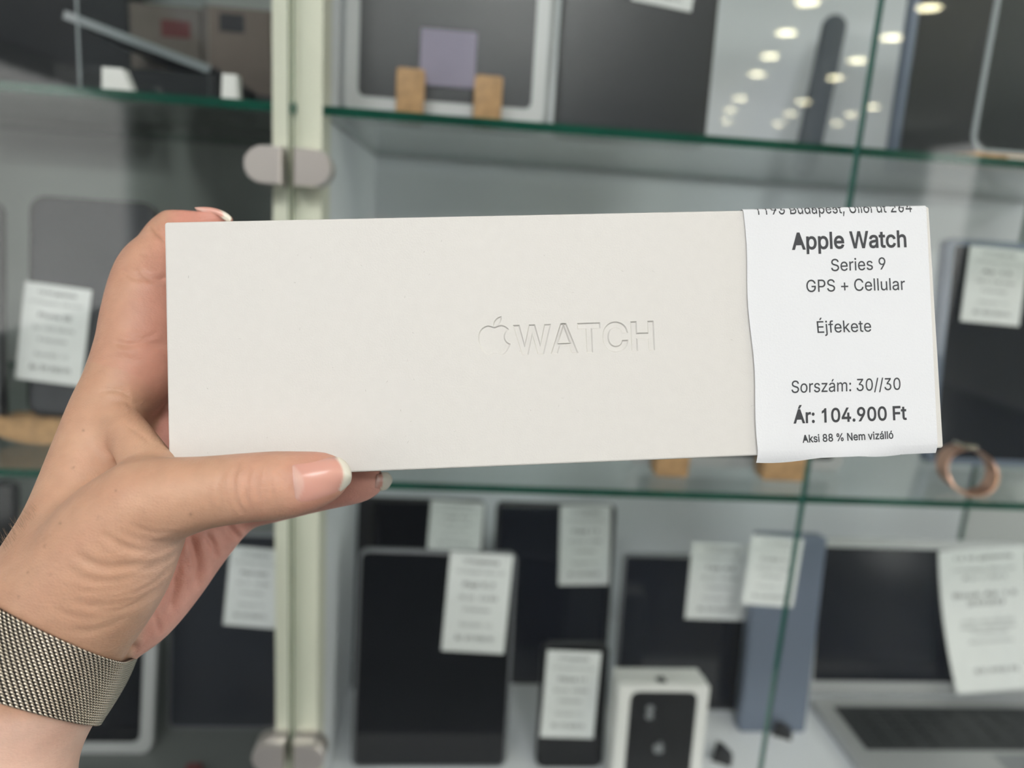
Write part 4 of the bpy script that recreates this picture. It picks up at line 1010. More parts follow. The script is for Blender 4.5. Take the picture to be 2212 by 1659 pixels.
for i in range(len(tl)-1):
    for j in range(nu):
        a = i*(nu+1)+j
        fs.append((a, a+1, a+nu+2, a+nu+1)); fs.append((n1+a, n1+a+nu+1, n1+a+nu+2, n1+a+1))
    for a, fl in ((i*(nu+1), 0), (i*(nu+1)+nu, 1)):
        q = (a, a+nu+1, n1+a+nu+1, n1+a); fs.append(q if not fl else q[::-1])
for j in range(nu):
    for a, fl in ((j, 1), ((len(tl)-1)*(nu+1)+j, 0)):
        q = (a, a+1, n1+a+1, n1+a); fs.append(q if not fl else q[::-1])
plabel = mb.add(vs, fs).build('price_label', 'paper', box, label='white printed paper price label')
weighted(plabel, 60)
def label_text(txt, xl, yl, xr, yr, cap, bold):
    v, f = text_mesh(txt, bold)
    a, b = bhit(xl, yl), bhit(xr, yr); W_ = np.linalg.norm(b-a); d = (b-a)/W_
    capH = np.linalg.norm(bhit(xl, yl)-bhit(xl, yl-cap))
    x0 = v[:, 0].min(); sx = W_/(v[:, 0].max()-x0); sy = capH
    x, y = (v[:, 0]-x0)*sx, v[:, 1]*sy
    lx, lz = a[0]+x*d[0]-y*d[1], a[1]+x*d[1]+y*d[0]
    bm = bmesh.new()
    bv = [bm.verts.new((p, q, 0)) for p, q in zip(lx, lz)]
    for q in f:
        try: bm.faces.new([bv[i] for i in q])
        except ValueError: pass
    for h_ in (BH+.0003, BH-.0004, BH+.0008, BH+.0014, BH+.002):
        bmesh.ops.bisect_plane(bm, geom=bm.verts[:]+bm.edges[:]+bm.faces[:], plane_co=(0, h_, 0), plane_no=(0, 1, 0))
    bm.verts.index_update()
    out = MB(); vs = []
    for q in bm.verts:
        t = BH-q.co.y; k_ = np.clip(t/BH, 0, 1)
        xa = lt[0]+(lb[0]-lt[0])*k_; xb = rt[0]+(rb[0]-rt[0])*k_
        vs.append(label_pt((q.co.x-xa)/(xb-xa), t, .00017))
    fs = [[w.index for w in q.verts] for q in bm.faces]
    bm.free()
    return out.add(vs, fs).build('lettering', 'ink', plabel)
label_text('1193 Budapest, Üllői út 264', 1632, 465, 1968, 459, 27, .008)
label_text('Apple Watch', 1707, 540, 1956, 534, 35, .036)
label_text('Series 9', 1793, 587, 1911, 583, 26, .008)
label_text('GPS + Cellular', 1741, 632, 1953, 627, 26, .008)
label_text('Éjfekete', 1762, 720, 1878, 717, 25, .008)
label_text('Sorszám: 30//30', 1707, 849, 1943, 842, 26, .008)
label_text('Ár: 104.900 Ft', 1714, 914, 1957, 906, 29, .036)
label_text('Aksi 88 % Nem vizálló', 1733, 956, 1928, 947, 16, .034)
# a few dust fibres on the card
db = MB()
for i in range(46):
    x, z = rng.uniform(-BW/2+.006, BW*.25), rng.uniform(.006, BH-.006)
    if -.012 < x < .046 and .028 < z < .052: continue
    a = rng.uniform(0, 6.28); n = rng.integers(2, 5); L_ = rng.uniform(.0002, .0009)
    pts = [(x, -.00012, z)]
    for q in range(n):
        a += rng.uniform(-.9, .9); pts.append((pts[-1][0]+math.cos(a)*L_/n, -.00012, pts[-1][2]+math.sin(a)*L_/n))
    db.tube(pts, rng.uniform(.00002, .00004), 4)
o = db.build('dust_fibres', 'dust', box); o['kind'] = 'stuff'

# small emblems on the phone box
def emblem(parent, y, x, z, size, material):
    pts = np.array(apple); c = pts.mean(0); k = size/(pts[:, 1].max()-pts[:, 1].min())
    mb = MB()
    for src in (apple, leaf):
        lp = ccw((np.array(src)-c)*[k, -k]); n = len(lp)
        vs = [(q[0]+x, y-.0001, q[1]+z) for q in lp] + [(q[0]+x, y+.0002, q[1]+z) for q in lp]
        mb.add(vs, fill([lp]) + [(i, i+n, (i+1) % n+n, (i+1) % n) for i in range(n)])
    return mb.build('emblem', material, parent)
for (e_, par, y, x, z, sz) in LOGO_JOBS: emblem(par, y, x, z, sz, 'alu')
e_, h_ = LOGO_TOP
o = emblem(e_, 0, 0, 0, .011, 'black'); o.matrix_local = Matrix.Translation((0, .012, h_+.0003)) @ Matrix.Rotation(math.radians(-90), 4, 'X')

# ------------------------------------------------------------------ the hand
# Bones are listed as (px, py, depth, radius px) seen from the camera, turned into real spheres and tapered capsules in metres.
def bone(rows, n=5):
    a = np.array(rows, float)
    p = np.stack([(a[:, 0]-CX)/F*a[:, 2], (a[:, 1]-CY)/F*a[:, 2], a[:, 2], a[:, 3]/F*a[:, 2]], 1)
    return catmull(p, n) if len(p) > 2 else p

CH = {}
CH['thumb'] = bone([(722, 1028, .2095, 36), (690, 1034, .2090, 57), (640, 1044, .2080, 69), (590, 1049, .2070, 74), (530, 1054, .2065, 75), (430, 1066, .2060, 80), (310, 1090, .2075, 102)])
CH['thenar'] = bone([(310, 1090, .2075, 102), (255, 1150, .2095, 122), (205, 1230, .212, 140), (150, 1310, .215, 150), (70, 1430, .2165, 152)])
CH['thenar_pad'] = bone([(285, 1165, .2105, 98), (255, 1235, .2110, 102), (205, 1295, .2135, 108), (140, 1360, .216, 108)])
CH['index_meta'] = bone([(296, 793, .2450, 86), (240, 884, .2390, 80), (208, 990, .2330, 90), (182, 1098, .2275, 105), (165, 1164, .2250, 118), (138, 1258, .2220, 143), (50, 1440, .2190, 160)])
CH['forearm_r'] = bone([(70, 1430, .2165, 150), (45, 1540, .2150, 136), (20, 1640, .2130, 132), (0, 1800, .2080, 142), (-50, 2050, .200, 165), (-130, 2500, .188, 205)])
CH['forearm_m'] = bone([(110, 1440, .2300, 130), (58, 1560, .2280, 108), (28, 1640, .2260, 108), (18, 1800, .2220, 126), (-30, 2050, .215, 150), (-120, 2500, .204, 190)])
CH['forearm_u'] = bone([(190, 1360, .2420, 104), (146, 1440, .2430, 114), (84, 1560, .2410, 98), (50, 1640, .2390, 104), (35, 1800, .237, 112), (-10, 2050, .231, 135), (-105, 2500, .220, 170)])
CH['hypo'] = bone([(460, 1120, .2620, 76), (392, 1172, .2560, 98), (345, 1236, .2510, 100), (290, 1304, .2455, 99), (240, 1348, .2440, 92)])
CH['palm'] = bone([(330, 930, .2660, 105), (320, 1040, .2560, 120), (280, 1150, .2440, 120), (215, 1260, .2360, 130)])
CH['web'] = bone([(262, 850, .2360, 44), (257, 905, .2310, 44), (290, 956, .2235, 47), (325, 1015, .2175, 56)])
CH['index'] = bone([(296, 793, .2450, 86), (311, 692, .2490, 86), (328, 600, .2540, 77), (352, 552, .2590, 62), (376, 513, .2640, 56), (420, 483, .2690, 50), (460, 479, .2700, 41)])
CH['middle'] = bone([(335, 850, .2660, 88), (430, 800, .2800, 78), (530, 780, .2880, 70), (640, 780, .2800, 60), (715, 780, .2735, 50)])
CH['ring'] = bone([(350, 950, .2700, 84), (440, 910, .2820, 76), (540, 895, .2890, 68), (640, 890, .2810, 58), (705, 890, .2745, 49)])
CH['little'] = bone([(400, 1070, .2680, 78), (480, 1085, .2660, 66), (560, 1080, .2625, 55), (680, 1058, .2525, 48), (765, 1043, .2475, 45), (792, 1039, .2460, 37)])
GROUPS = [  # chains hard-joined inside a group, groups blended with the given radius
    (['index_meta', 'forearm_r'], 0), (['thumb', 'thenar'], .007), (['thenar_pad'], .005), (['forearm_m', 'forearm_u'], .010), (['palm'], .008), (['web'], .0045),
    (['hypo'], .0038), (['index'], .004), (['middle'], .004), (['ring'], .004), (['little'], .004)]

def seg_dist(p, a, b):
    pa = p - a[:3]; ba = b[:3]-a[:3]; L = ba @ ba
    h = np.clip((pa @ ba)/max(L, 1e-12), 0, 1)
    q = pa - h[..., None]*ba
    return np.sqrt((q*q).sum(-1)) - (a[3] + h*(b[3]-a[3]))

def smin(a, b, k):
    if k <= 0: return np.minimum(a, b)
    h = np.maximum(k-np.abs(a-b), 0)/k
    return np.minimum(a, b) - h*h*k*.25

def sdf(p, only=None):
    d = None
    for names, k in GROUPS:
        if only and not set(names) & set(only): continue
        g = None
        for nm_ in names:
            c = CH[nm_]
            for i in range(len(c)-1):
                t = seg_dist(p, c[i], c[i+1])
                g = t if g is None else np.minimum(g, t)
        d = g if d is None else smin(d, g, k)
    return d

def surface_nets(Fd, o, h):
    S = Fd < 0
    nx, ny, nz = Fd.shape
    acc = np.zeros((nx-1, ny-1, nz-1, 3), np.float32); cnt = np.zeros((nx-1, ny-1, nz-1), np.float32)
    sl_ = lambda n, a: slice(a, n-1+a)
    for ax in range(3):
        o1, o2 = [q for q in range(3) if q != ax]
        for b1 in (0, 1):
            for b2 in (0, 1):
                i0 = [None]*3; i1 = [None]*3
                i0[ax] = slice(0, Fd.shape[ax]-1); i1[ax] = slice(1, Fd.shape[ax])
                for q, bb in ((o1, b1), (o2, b2)):
                    i0[q] = sl_(Fd.shape[q], bb); i1[q] = i0[q]
                A, B = Fd[tuple(i0)], Fd[tuple(i1)]
                cr = (A < 0) != (B < 0)
                t = np.where(cr, A/np.where(cr, A-B, 1), 0)
                off = [0, 0, 0]; off[o1] = b1; off[o2] = b2
                for q in range(3):
                    acc[..., q] += np.where(cr, t if q == ax else off[q], 0)
                cnt += cr
    act = cnt > 0
    idx = -np.ones(act.shape, np.int64); idx[act] = np.arange(act.sum())
    cells = np.argwhere(act)
    V = (cells + acc[act]/cnt[act][:, None])*h + o
    Q = []
    for ax in range(3):
        u, w = [(1, 2), (2, 0), (0, 1)][ax]
        i0 = [slice(1, n-1) for n in Fd.shape]; i1 = list(i0)
        i0[ax] = slice(0, Fd.shape[ax]-1); i1[ax] = slice(1, Fd.shape[ax])
        a, b = S[tuple(i0)], S[tuple(i1)]
        for flip, mask in ((False, a & ~b), (True, ~a & b)):
            c = np.argwhere(mask)
            c[:, u] += 1; c[:, w] += 1
            def g(du, dw):
                e = c.copy(); e[:, u] += du; e[:, w] += dw
                return idx[e[:, 0], e[:, 1], e[:, 2]]
            q = np.stack([g(-1, -1), g(0, -1), g(0, 0), g(-1, 0)], 1)
            Q.append(q[:, ::-1] if flip else q)
    return V, np.vstack(Q)

H_ = .0011
lo = np.array([-.190, -.062, .155]); hi = np.array([-.030, .198, .312])
nn = np.ceil((hi-lo)/H_).astype(int)+1
FD = np.full(nn, 1.0, np.float32)
ax_ = [lo[q] + np.arange(nn[q])*H_ for q in range(3)]
def group_field(names):
    g = np.full(nn, 1.0, np.float32)
    for nm_ in names:
        c = CH[nm_]
        for i in range(len(c)-1):
            r = max(c[i][3], c[i+1][3]) + .012
            a = np.maximum(np.floor((np.minimum(c[i][:3], c[i+1][:3])-r-lo)/H_).astype(int), 0)
            b = np.minimum(np.ceil((np.maximum(c[i][:3], c[i+1][:3])+r-lo)/H_).astype(int)+1, nn)
            if (b <= a).any(): continue
            X, Y, Z = np.meshgrid(ax_[0][a[0]:b[0]], ax_[1][a[1]:b[1]], ax_[2][a[2]:b[2]], indexing='ij')
            d = seg_dist(np.stack([X, Y, Z], -1), c[i], c[i+1]).astype(np.float32)
            sl_ = tuple(slice(a[q], b[q]) for q in range(3))
            g[sl_] = np.minimum(g[sl_], d)
    return g
for names, k in GROUPS:
    FD = smin(FD, group_field(names), k).astype(np.float32)
FD[:, -1, :] = 1; FD[:, 0, :] = 1; FD[0] = 1; FD[-1] = 1; FD[:, :, 0] = 1; FD[:, :, -1] = 1
HV, HQ = surface_nets(FD, lo, H_)
# relax
E_ = np.unique(np.sort(np.vstack([HQ[:, [0, 1]], HQ[:, [1, 2]], HQ[:, [2, 3]], HQ[:, [3, 0]]]), 1), axis=0)
deg = np.bincount(E_.ravel(), minlength=len(HV)).astype(float)[:, None]
def lap(v):
    s_ = np.zeros_like(v)
    for q in range(3):
        s_[:, q] = np.bincount(E_[:, 0], v[E_[:, 1], q], len(v)) + np.bincount(E_[:, 1], v[E_[:, 0], q], len(v))
    return s_/deg - v
for it in range(10):
    HV = HV + .5*lap(HV); HV = HV - .52*lap(HV)
tmp = bpy.data.meshes.new('hand_rough')
tmp.from_pydata(c2w(HV).tolist(), [], HQ.tolist())
to = bpy.data.objects.new('hand_rough', tmp); COL.objects.link(to)
sm = to.modifiers.new('s', 'SUBSURF'); sm.levels = 1; sm.render_levels = 1
dg = bpy.context.evaluated_depsgraph_get(); dg.update()
hme = bpy.data.meshes.new_from_object(to.evaluated_get(dg))
bpy.data.objects.remove(to); bpy.data.meshes.remove(tmp)
nv = len(hme.vertices)
def coords(me):
    v = np.empty(len(me.vertices)*3); me.vertices.foreach_get('co', v); return v.reshape(-1, 3)
def normals(me):
    v = np.empty(len(me.vertices)*3); me.vertices.foreach_get('normal', v); return v.reshape(-1, 3)
W0 = coords(hme); NC = normals(hme) @ M3; VC = (W0-EYE) @ M3
PX = np.stack([CX+F*VC[:, 0]/VC[:, 2], CY+F*VC[:, 1]/VC[:, 2]], 1)
facing = np.clip(-(NC*VC).sum(1)/np.linalg.norm(VC, axis=1)*3, 0, 1)

def poly_dist(p, pts):
    pts = np.asarray(pts, float); best = np.full(len(p), 1e9); along = np.zeros(len(p)); n = len(pts)-1
    for i in range(n):
        a, b = pts[i], pts[i+1]; ba = b-a
        h = np.clip(((p-a) @ ba)/(ba @ ba), 0, 1); d = np.linalg.norm(p-a-h[:, None]*ba, axis=1)
        m_ = d < best; best[m_] = d[m_]; along[m_] = (i+h[m_])/n
    return best, along

disp = np.zeros(nv)
def groove(pts, depth, width, d0=0, d1=1, ridge=.45, taper=True):
    """sculpt a crease (with raised lips) along a line over the skin that faces the camera"""
    pts = catmull(pts, 6) if len(pts) > 2 else np.array(pts, float)
    d, al = poly_dist(PX, pts)
    w = np.exp(-(d/width)**2) - ridge*np.exp(-((d-2.1*width)/(1.2*width))**2)
    if taper: w = w*np.clip(np.minimum(al, 1-al)*6, 0, 1)**.7
    ok = (VC[:, 2] > d0) & (VC[:, 2] < d1)
    disp[:] -= np.where(ok, w*depth*facing, 0)
mm_ = .001
FR = .222     # only the near side of the thumb
for pts, dp, wd in (
    ([(517, 1000), (505, 1028), (505, 1062), (514, 1090), (530, 1112)], .34, 5), ([(541, 1006), (533, 1036), (532, 1070), (541, 1106)], .40, 5),
    ([(561, 1008), (556, 1044), (558, 1084)], .25, 4), ([(577, 1012), (586, 1048), (592, 1090)], .22, 4), ([(483, 1018), (471, 1050), (478, 1096)], .18, 5),
    ([(604, 1012), (612, 1040), (616, 1070)], .14, 4), ([(455, 1040), (447, 1070), (455, 1105)], .10, 5),
    ([(526, 1018), (519, 1046), (523, 1076)], .14, 3), ([(549, 1020), (545, 1050), (548, 1090)], .12, 3),
    # folds over the thumb ball
    ([(215, 1150), (270, 1182), (309, 1190), (339, 1186), (405, 1152)], .34, 9), ([(160, 1192), (202, 1220), (241, 1227), (289, 1222), (340, 1212), (396, 1178)], .38, 10),
    ([(140, 1226), (193, 1252), (241, 1255), (289, 1247), (340, 1232), (388, 1204)], .26, 10), ([(160, 1268), (193, 1279), (251, 1276), (309, 1262), (366, 1232)], .12, 7),
    ([(150, 1296), (193, 1309), (251, 1307), (309, 1290), (352, 1262)], .20, 9), ([(100, 1312), (174, 1334), (231, 1330), (299, 1308), (330, 1284)], .16, 8), ([(150, 1358), (193, 1362), (240, 1350), (280, 1330)], .16, 8),
    ([(240, 1140), (300, 1168), (350, 1168), (400, 1150)], .14, 6), ([(280, 1130), (330, 1150), (385, 1150)], .12, 5), ([(300, 1206), (350, 1192), (398, 1160)], .14, 5), ([(290, 1235), (345, 1222), (390, 1190)], .14, 5),
    ([(280, 1290), (335, 1258), (372, 1222)], .14, 5), ([(220, 1292), (280, 1282), (350, 1250)], .10, 4), ([(200, 1320), (260, 1318), (320, 1290)], .10, 4)):
    groove(pts, dp*mm_, wd, 0, .2235)
for pts, dp, wd in (
    # palm edge, wrist fold, little finger base
    ([(408, 1150), (420, 1185), (428, 1225), (424, 1275)], 1.1, 8), ([(374, 1222), (377, 1270), (366, 1322)], .9, 9), ([(444, 1151), (462, 1180), (468, 1208)], .8, 6),
    ([(490, 1130), (505, 1150), (519, 1166)], .8, 6), ([(228, 1356), (262, 1380), (300, 1404)], .6, 9), ([(395, 1160), (384, 1200), (388, 1250)], .45, 6), ([(320, 1300), (338, 1340), (345, 1372)], .25, 6)):
    groove(pts, dp*mm_, wd, .222, .30)
for pts, dp, wd in (
    # creases inside the index finger, web of the thumb
    ([(262, 583), (288, 599), (314, 607)], .45, 6), ([(298, 588), (330, 603), (362, 602)], .7, 7), ([(243, 737), (275, 744), (312, 740), (360, 750)], .6, 7),
    ([(326, 482), (340, 500), (360, 520)], .8, 6), ([(300, 545), (325, 552)], .2, 5), ([(268, 725), (305, 730), (340, 722)], .25, 5), ([(213, 850), (234, 842), (262, 845), (284, 860)], .35, 6),
    ([(240, 870), (268, 866), (288, 880)], .2, 5), ([(214, 780), (262, 774), (312, 782)], .22, 6), ([(262, 912), (300, 935), (330, 960)], .15, 5), ([(225, 1010), (290, 985), (345, 980)], .12, 7)):
    groove(pts, dp*mm_, wd, .19, .275)
W1 = W0 + normals(hme)*disp[:, None]
hme.vertices.foreach_set('co', W1.ravel()); hme.update()

# skin tone: tan on the back of the hand, pinker on the palm side and finger pads
def soft(x, a, b):
    t = np.clip((x-a)/(b-a), 0, 1); return t*t*(3-2*t)
dB = sdf(VC, ['hypo', 'palm', 'little', 'ring', 'middle']); dA = sdf(VC, ['index_meta', 'thumb', 'thenar', 'thenar_pad', 'forearm_r', 'web', 'forearm_u', 'forearm_m'])
palmw = soft(dA-dB, -.001, .004)
dI = sdf(VC, ['index'])
inner = soft(NC[:, 0], -.1, .75)*(1-soft(dI, .001, .006))*soft(-PX[:, 1], -1000, -760)
ball = soft(PX[:, 0]+.0*PX[:, 1], 250, 370)*soft(PX[:, 1], 1130, 1190)*.45
tip = np.exp(-((PX[:, 0]-690)/85)**2)*(VC[:, 2] < .222)*.55
knuck = np.exp(-(((PX[:, 0]-545)/50)**2))*(VC[:, 2] < .222)*.20
tipI = soft(PX[:, 0], 345, 400)*soft(-PX[:, 1], -640, -520)
wf = soft(PX[:, 1], 1520, 1570)
tan, pink, rosy, pale = (np.array(lin(c)) for c in ((187, 147, 122), (221, 164, 149), (196, 136, 121), (210, 175, 159)))
T = np.tile(tan, (nv, 1))
def mixin(w, c):
    global T
    w = np.clip(w, 0, 1)[:, None]; T = T*(1-w) + c*w
mixin(ball, pale); mixin(inner*.55, rosy); mixin(palmw*.95, pink); mixin(tip, rosy); mixin(knuck, rosy); mixin(tipI*.8, rosy); mixin(wf*.8, pale)
mixin((dI < .0015)*.2, rosy)
mott = sum(np.sin(VC @ rng.normal(0, 260, 3) + rng.uniform(0, 6)) for q in range(7))/7
T = T*(1 + .09*mott[:, None]*np.array([.5, 1.0, 1.1]))
for (fx, fy, fr) in ((158, 1010, 3), (412, 1111, 3.5), (96, 1180, 3), (60, 1236, 3), (212, 1120, 2.5), (250, 1060, 2.5), (130, 1130, 3), (40, 1290, 3), (180, 930, 2.5), (110, 1240, 2.5)):
    sp_ = np.exp(-((PX-[fx, fy])**2).sum(1)/fr**2)*(VC[:, 2] < .24)
    T = T*(1-.38*sp_[:, None])
att = hme.color_attributes.new('tone', 'FLOAT_COLOR', 'POINT')
att.data.foreach_set('color', np.hstack([T, np.ones((nv, 1))]).astype(np.float32).ravel())
hand = link('hand', hme, None, ['skin'], True)
tag(hand, "person's bare left hand and forearm gripping the white box, thumb in front", 'hand')
HBVH = BVHTree.FromPolygons([Vector(v) for v in W1], [list(p.vertices) for p in hme.polygons])
print('hand verts', nv)

def hand_depth(px, py):
    d = Vector(M3 @ cdir(px, py)); hit = HBVH.ray_cast(Vector(EYE), d.normalized())
    return None if hit[0] is None else float(((np.array(hit[0])-EYE) @ M3)[2])

# fine hairs on the back of the wrist
hb = MB()
for q in range(70):
    t = rng.uniform(0, 1); px, py = 66-70*t+rng.uniform(3, 22), 1084+92*t+rng.uniform(3, 22)
    d = hand_depth(px, py)
    if d is None: continue
    p = np.array(P(px, py, d)); dx, dy = -rng.uniform(6, 15), -rng.uniform(12, 26)
    e1 = np.array(P(px+dx*.6, py+dy*.5, d-.0004)); e2 = np.array(P(px+dx, py+dy, d-.0003))
    hb.tube([p, e1, e2], [.00003, .000022, .000008], 4, caps=False)
o = hb.build('arm_hair', 'hair', hand); o['kind'] = 'stuff'

# nails
def nail(name, rows, bulge, lift, free, cols=13, label=None, depth=.21):
    """rows: list of (x_top, y_top, x_bottom, y_bottom) across the nail from cuticle to tip"""
    A = np.array(rows, float); top = catmull(A[:, :2], 4); bot = catmull(A[:, 2:], 4); nr = len(top)
    P3 = []; tone = []
    bed, lun, fr = (np.array(lin(c)) for c in ((204, 150, 136), (210, 172, 160), (214, 207, 192)))
    dmid = []
    for i in range(nr):
        mx_, my_ = (top[i]+bot[i])/2
        dmid.append(hand_depth(mx_, my_))
    good = [(i, d) for i, d in enumerate(dmid) if d is not None and i/(nr-1) < free]
    if len(good) < 2: good = [(0, depth), (nr-1, depth)]
    cf = np.polyfit([g[0] for g in good], [g[1] for g in good], 1)
    for i in range(nr):
        s_ = i/(nr-1)
        for j in range(cols):
            u = j/(cols-1); q = top[i]*(1-u) + bot[i]*u
            dd = np.polyval(cf, i) - lift + bulge*(2*u-1)**2 + .0006*max(0, s_-free)
            hd = hand_depth(*q)
            if hd is not None and s_ < free+.1 and 0 < j < cols-1: dd = min(dd, hd-.00012)
            if hd is not None and j in (0, cols-1) and s_ < free: dd = hd+.0002
            if hd is not None and i == 0: dd = hd+.0003
            P3.append(P(q[0], q[1], dd))
            lim = free + .12*(1-(2*u-1)**2) - .06
            c = bed*(1-soft(s_, lim-.03, lim+.03)) + fr*soft(s_, lim-.03, lim+.03)
            lw = 1-soft(s_, .16*(1-(2*u-1)**2)+.02, .16*(1-(2*u-1)**2)+.07)
            tone.append(c*(1-lw*.7)+lun*lw*.7)
    n1 = len(P3); view = np.array(P3)-EYE; view /= np.linalg.norm(view, axis=1)[:, None]
    vs = [tuple(p) for p in P3] + [tuple(p) for p in np.array(P3)+view*.0004]
    fs = []
    for i in range(nr-1):
        for j in range(cols-1):
            a = i*cols+j
            fs.append((a, a+cols, a+cols+1, a+1)); fs.append((n1+a, n1+a+1, n1+a+cols+1, n1+a+cols))
    for i in range(nr-1):
        for j in (0, cols-1):
            a = i*cols+j; fs.append((a, a+cols, n1+a+cols, n1+a))
    for j in range(cols-1):
        for i in (0, nr-1):
            a = i*cols+j; fs.append((a, a+1, n1+a+1, n1+a))
    me = bpy.data.meshes.new(name); me.from_pydata(vs, [], fs)
    bm = bmesh.new(); bm.from_mesh(me); bmesh.ops.recalc_face_normals(bm, faces=bm.faces); bm.to_mesh(me); bm.free()
    at = me.color_attributes.new('tone', 'FLOAT_COLOR', 'POINT')
    at.data.foreach_set('color', np.hstack([np.array(tone+tone), np.ones((2*n1, 1))]).astype(np.float32).ravel())
    o = link(name, me, hand, ['nail'], True); o['label'] = label
    return o
nail('thumb_nail', [(630, 1006, 636, 1076), (639, 999, 647, 1088), (662, 995, 668, 1088), (690, 991, 695, 1081), (713, 987, 721, 1071), (733, 988, 737, 1061), (749, 999, 750, 1051), (757, 1012, 757.5, 1042), (760, 1023, 760, 1033)],
     .0028, .0006, .62, label='pink thumb nail with pale free edge')
nail('index_nail', [(420, 448, 426, 456), (443, 447, 450, 460), (465, 450, 467, 466), (484, 457, 481, 473), (495, 464, 490, 479), (501, 471, 496, 482)], .0004, .0003, .55, cols=7, depth=.264, label='pale index finger nail')
nail('little_nail', [(812, 1024, 806, 1056), (824, 1020, 820, 1060), (836, 1020, 833, 1058), (844, 1026, 841, 1052), (848, 1034, 847, 1043)], .0010, .0004, .30, cols=9, depth=.242, label='pale little finger nail')

# ------------------------------------------------------------------ the woven steel watch strap round the wrist
def cam_pt(px, py, d): return cdir(px, py)*d
topP = [cam_pt(0, 1314, .1955), cam_pt(150, 1385, .2010), cam_pt(288, 1419, .2430)]
botP = [cam_pt(0, 1519, .1950), cam_pt(100, 1549, .1990), cam_pt(204, 1552, .2410)]
def plane(p):
    n = np.cross(p[1]-p[0], p[2]-p[0]); n /= np.linalg.norm(n)
    return (n if n[1] < 0 else -n)
nT, nB = plane(topP), plane(botP)
cT, cB = cam_pt(100, 1400, .226), cam_pt(55, 1560, .225)
cT = cT - nT*((cT-topP[1]) @ nT); cB = cB - nB*((cB-botP[1]) @ nB)
NT_, NU_ = 240, 13
def ring_pts(u):
    c = cT*(1-u)+cB*u; n = nT*(1-u)+nB*u; n /= np.linalg.norm(n)
    e1 = np.array([1.0, 0, 0]); e1 -= n*(e1 @ n); e1 /= np.linalg.norm(e1); e2 = np.cross(n, e1)
    th = np.linspace(0, 2*np.pi, NT_, endpoint=False)
    dr = np.cos(th)[:, None]*e1 + np.sin(th)[:, None]*e2
    lo_, hi_ = np.full(NT_, .005), np.full(NT_, .07)
    for it in range(18):
        md_ = (lo_+hi_)/2; ins = sdf(c + dr*md_[:, None], ['forearm_r', 'forearm_m', 'thenar', 'thenar_pad', 'index_meta']) < .0008
        lo_ = np.where(ins, md_, lo_); hi_ = np.where(ins, hi_, md_)
    r = (lo_+hi_)/2
    dth = th[:, None]-th[None]
    sup = (r[None]*np.cos(dth)).max(1)                       # support of each tangent direction
    cs = np.cos(dth); rr = np.where(cs > .05, sup[:, None]/np.maximum(cs, .05), 9).min(0)
    r = rr
    for it in range(4): r = .5*r + .25*(np.roll(r, 1)+np.roll(r, -1))
    return c, dr, r
RG = [ring_pts(u) for u in np.linspace(0, 1, NU_)]
Rm = np.array([g[2] for g in RG])
for it in range(4): Rm[1:-1] = .5*Rm[1:-1]+.25*(Rm[:-2]+Rm[2:])
SP = np.array([g[0] + g[1]*Rm[i][:, None] for i, g in enumerate(RG)])          # strap surface, NU_ x NT_
band = empty('watch_strap', c2w((cT+cB)/2)); tag(band, 'woven steel mesh watch strap worn around the wrist', 'watch strap')
binv = np.array(((cT+cB)/2))
def to_band(p): return (np.asarray(p)-binv) @ M3.T
dirs = np.array([g[1] for g in RG])
mb = MB()
inn, out = SP - dirs*.0002, SP + dirs*.0006
vs = [tuple(to_band(p)) for p in inn.reshape(-1, 3)] + [tuple(to_band(p)) for p in out.reshape(-1, 3)]
n1 = NU_*NT_; fs = []
for i in range(NU_-1):
    for j in range(NT_):
        a, b = i*NT_+j, i*NT_+(j+1) % NT_
        fs.append((a, b, b+NT_, a+NT_)); fs.append((n1+a, n1+a+NT_, n1+b+NT_, n1+b))
for j in range(NT_):
    a, b = j, (j+1) % NT_
    fs.append((a, n1+a, n1+b, b)); a += (NU_-1)*NT_; b += (NU_-1)*NT_; fs.append((a, b, n1+b, n1+a))
lin_o = mb.add(vs, fs).build('dark_backing', 'dark_steel', band, smooth=True)  # dark sheet added under the links so the gaps of the weave read dark
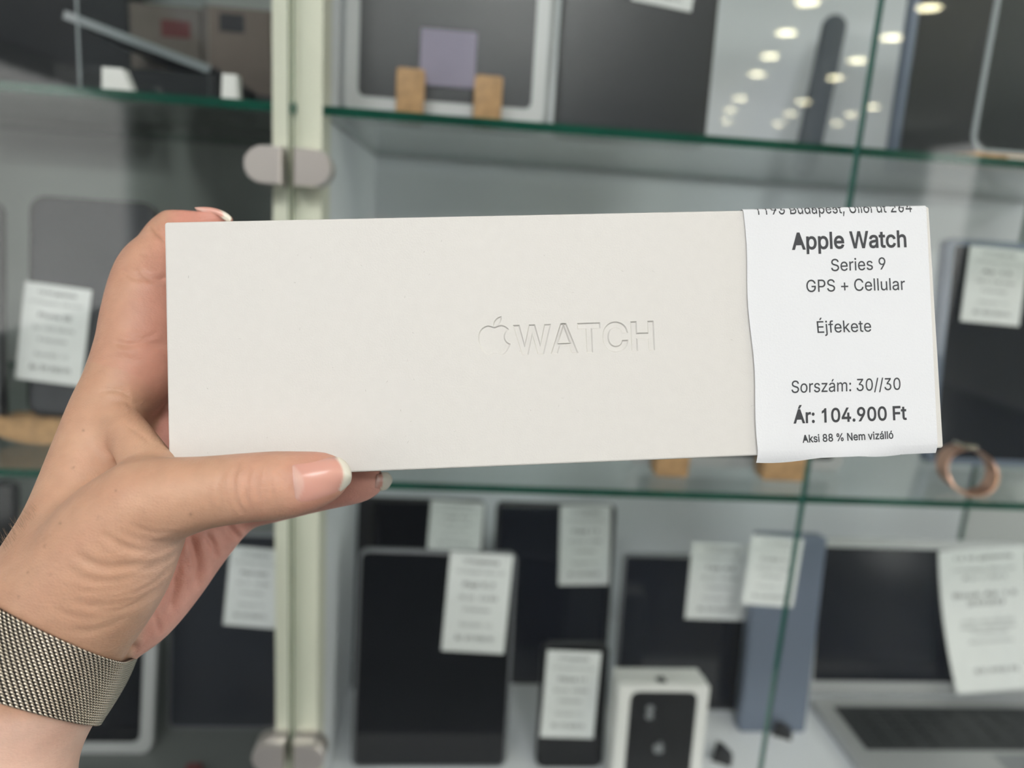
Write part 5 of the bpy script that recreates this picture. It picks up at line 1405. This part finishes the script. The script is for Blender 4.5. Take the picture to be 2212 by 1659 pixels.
# links: little bent rods laid row by row, one mesh
L0 = np.linalg.norm(np.roll(SP[NU_//2], -1, 0)-SP[NU_//2], axis=1); cum = np.concatenate([[0], np.cumsum(L0)]); tot = cum[-1]
ncol = int(tot/.00150); wid = np.linalg.norm(SP[-1, NT_//4]-SP[0, NT_//4]); nrow = int(np.linalg.norm(SP[0]-SP[-1], axis=1).mean()/.00088)
print('strap', tot, nrow, ncol)
def S_at(u, s_):
    """u 0..1 across the strap, s_ metres round it -> point, outward direction"""
    f = np.interp(s_ % tot, cum, np.arange(NT_+1)); j0 = np.floor(f).astype(int) % NT_; j1 = (j0+1) % NT_; fj = (f % 1)[:, None]
    x = np.clip(u*(NU_-1), 0, NU_-1-1e-6); i0 = x.astype(int); fi = (x-i0)[:, None]
    def bl(A): return (A[i0, j0]*(1-fj)+A[i0, j1]*fj)*(1-fi) + (A[i0+1, j0]*(1-fj)+A[i0+1, j1]*fj)*fi
    return bl(SP), bl(dirs)
rr_, cc_ = np.meshgrid(np.arange(nrow), np.arange(ncol), indexing='ij'); rr_ = rr_.ravel(); cc_ = cc_.ravel()
s0 = cc_*tot/ncol + rr_*.00052; u0 = (rr_+.5)/nrow
du = .00062/(.0009*nrow)
prof = [(-1.0, -.00030, .00016), (-.45, .00034, .00026), (.45, .00034, .00026), (1.0, -.00030, .00016)]
SEG = 5; vs = []; 
allv = np.empty((len(s0), len(prof), SEG, 3))
for q, (t, h, rad) in enumerate(prof):
    uu = u0 - t*du*.62; ss = s0 - t*.00082
    p, n = S_at(np.clip(uu, 0, 1), ss)
    p2, _ = S_at(np.clip(uu-.3*du, 0, 1), ss-.0004)
    tg = p2-p; tg /= np.linalg.norm(tg, axis=1)[:, None]; sd = np.cross(tg, n); sd /= np.linalg.norm(sd, axis=1)[:, None]
    for k in range(SEG):
        a = 2*math.pi*k/SEG
        allv[:, q, k] = p + n*(.0006+h) + n*(math.sin(a)*rad) + sd*(math.cos(a)*rad)
nl = len(s0); vv = to_band(allv.reshape(-1, 3))
base = np.arange(nl)[:, None]*len(prof)*SEG
F4 = []
for q in range(len(prof)-1):
    for k in range(SEG):
        F4.append((q*SEG+k, q*SEG+(k+1) % SEG, (q+1)*SEG+(k+1) % SEG, (q+1)*SEG+k))
fs = (base[:, :, None] + np.array(F4)[None]).reshape(-1, 4)
me = bpy.data.meshes.new('mesh_links'); me.from_pydata(vv.tolist(), [], fs.tolist())
o = link('mesh_links', me, band, ['steel'], True); o['kind'] = 'stuff'
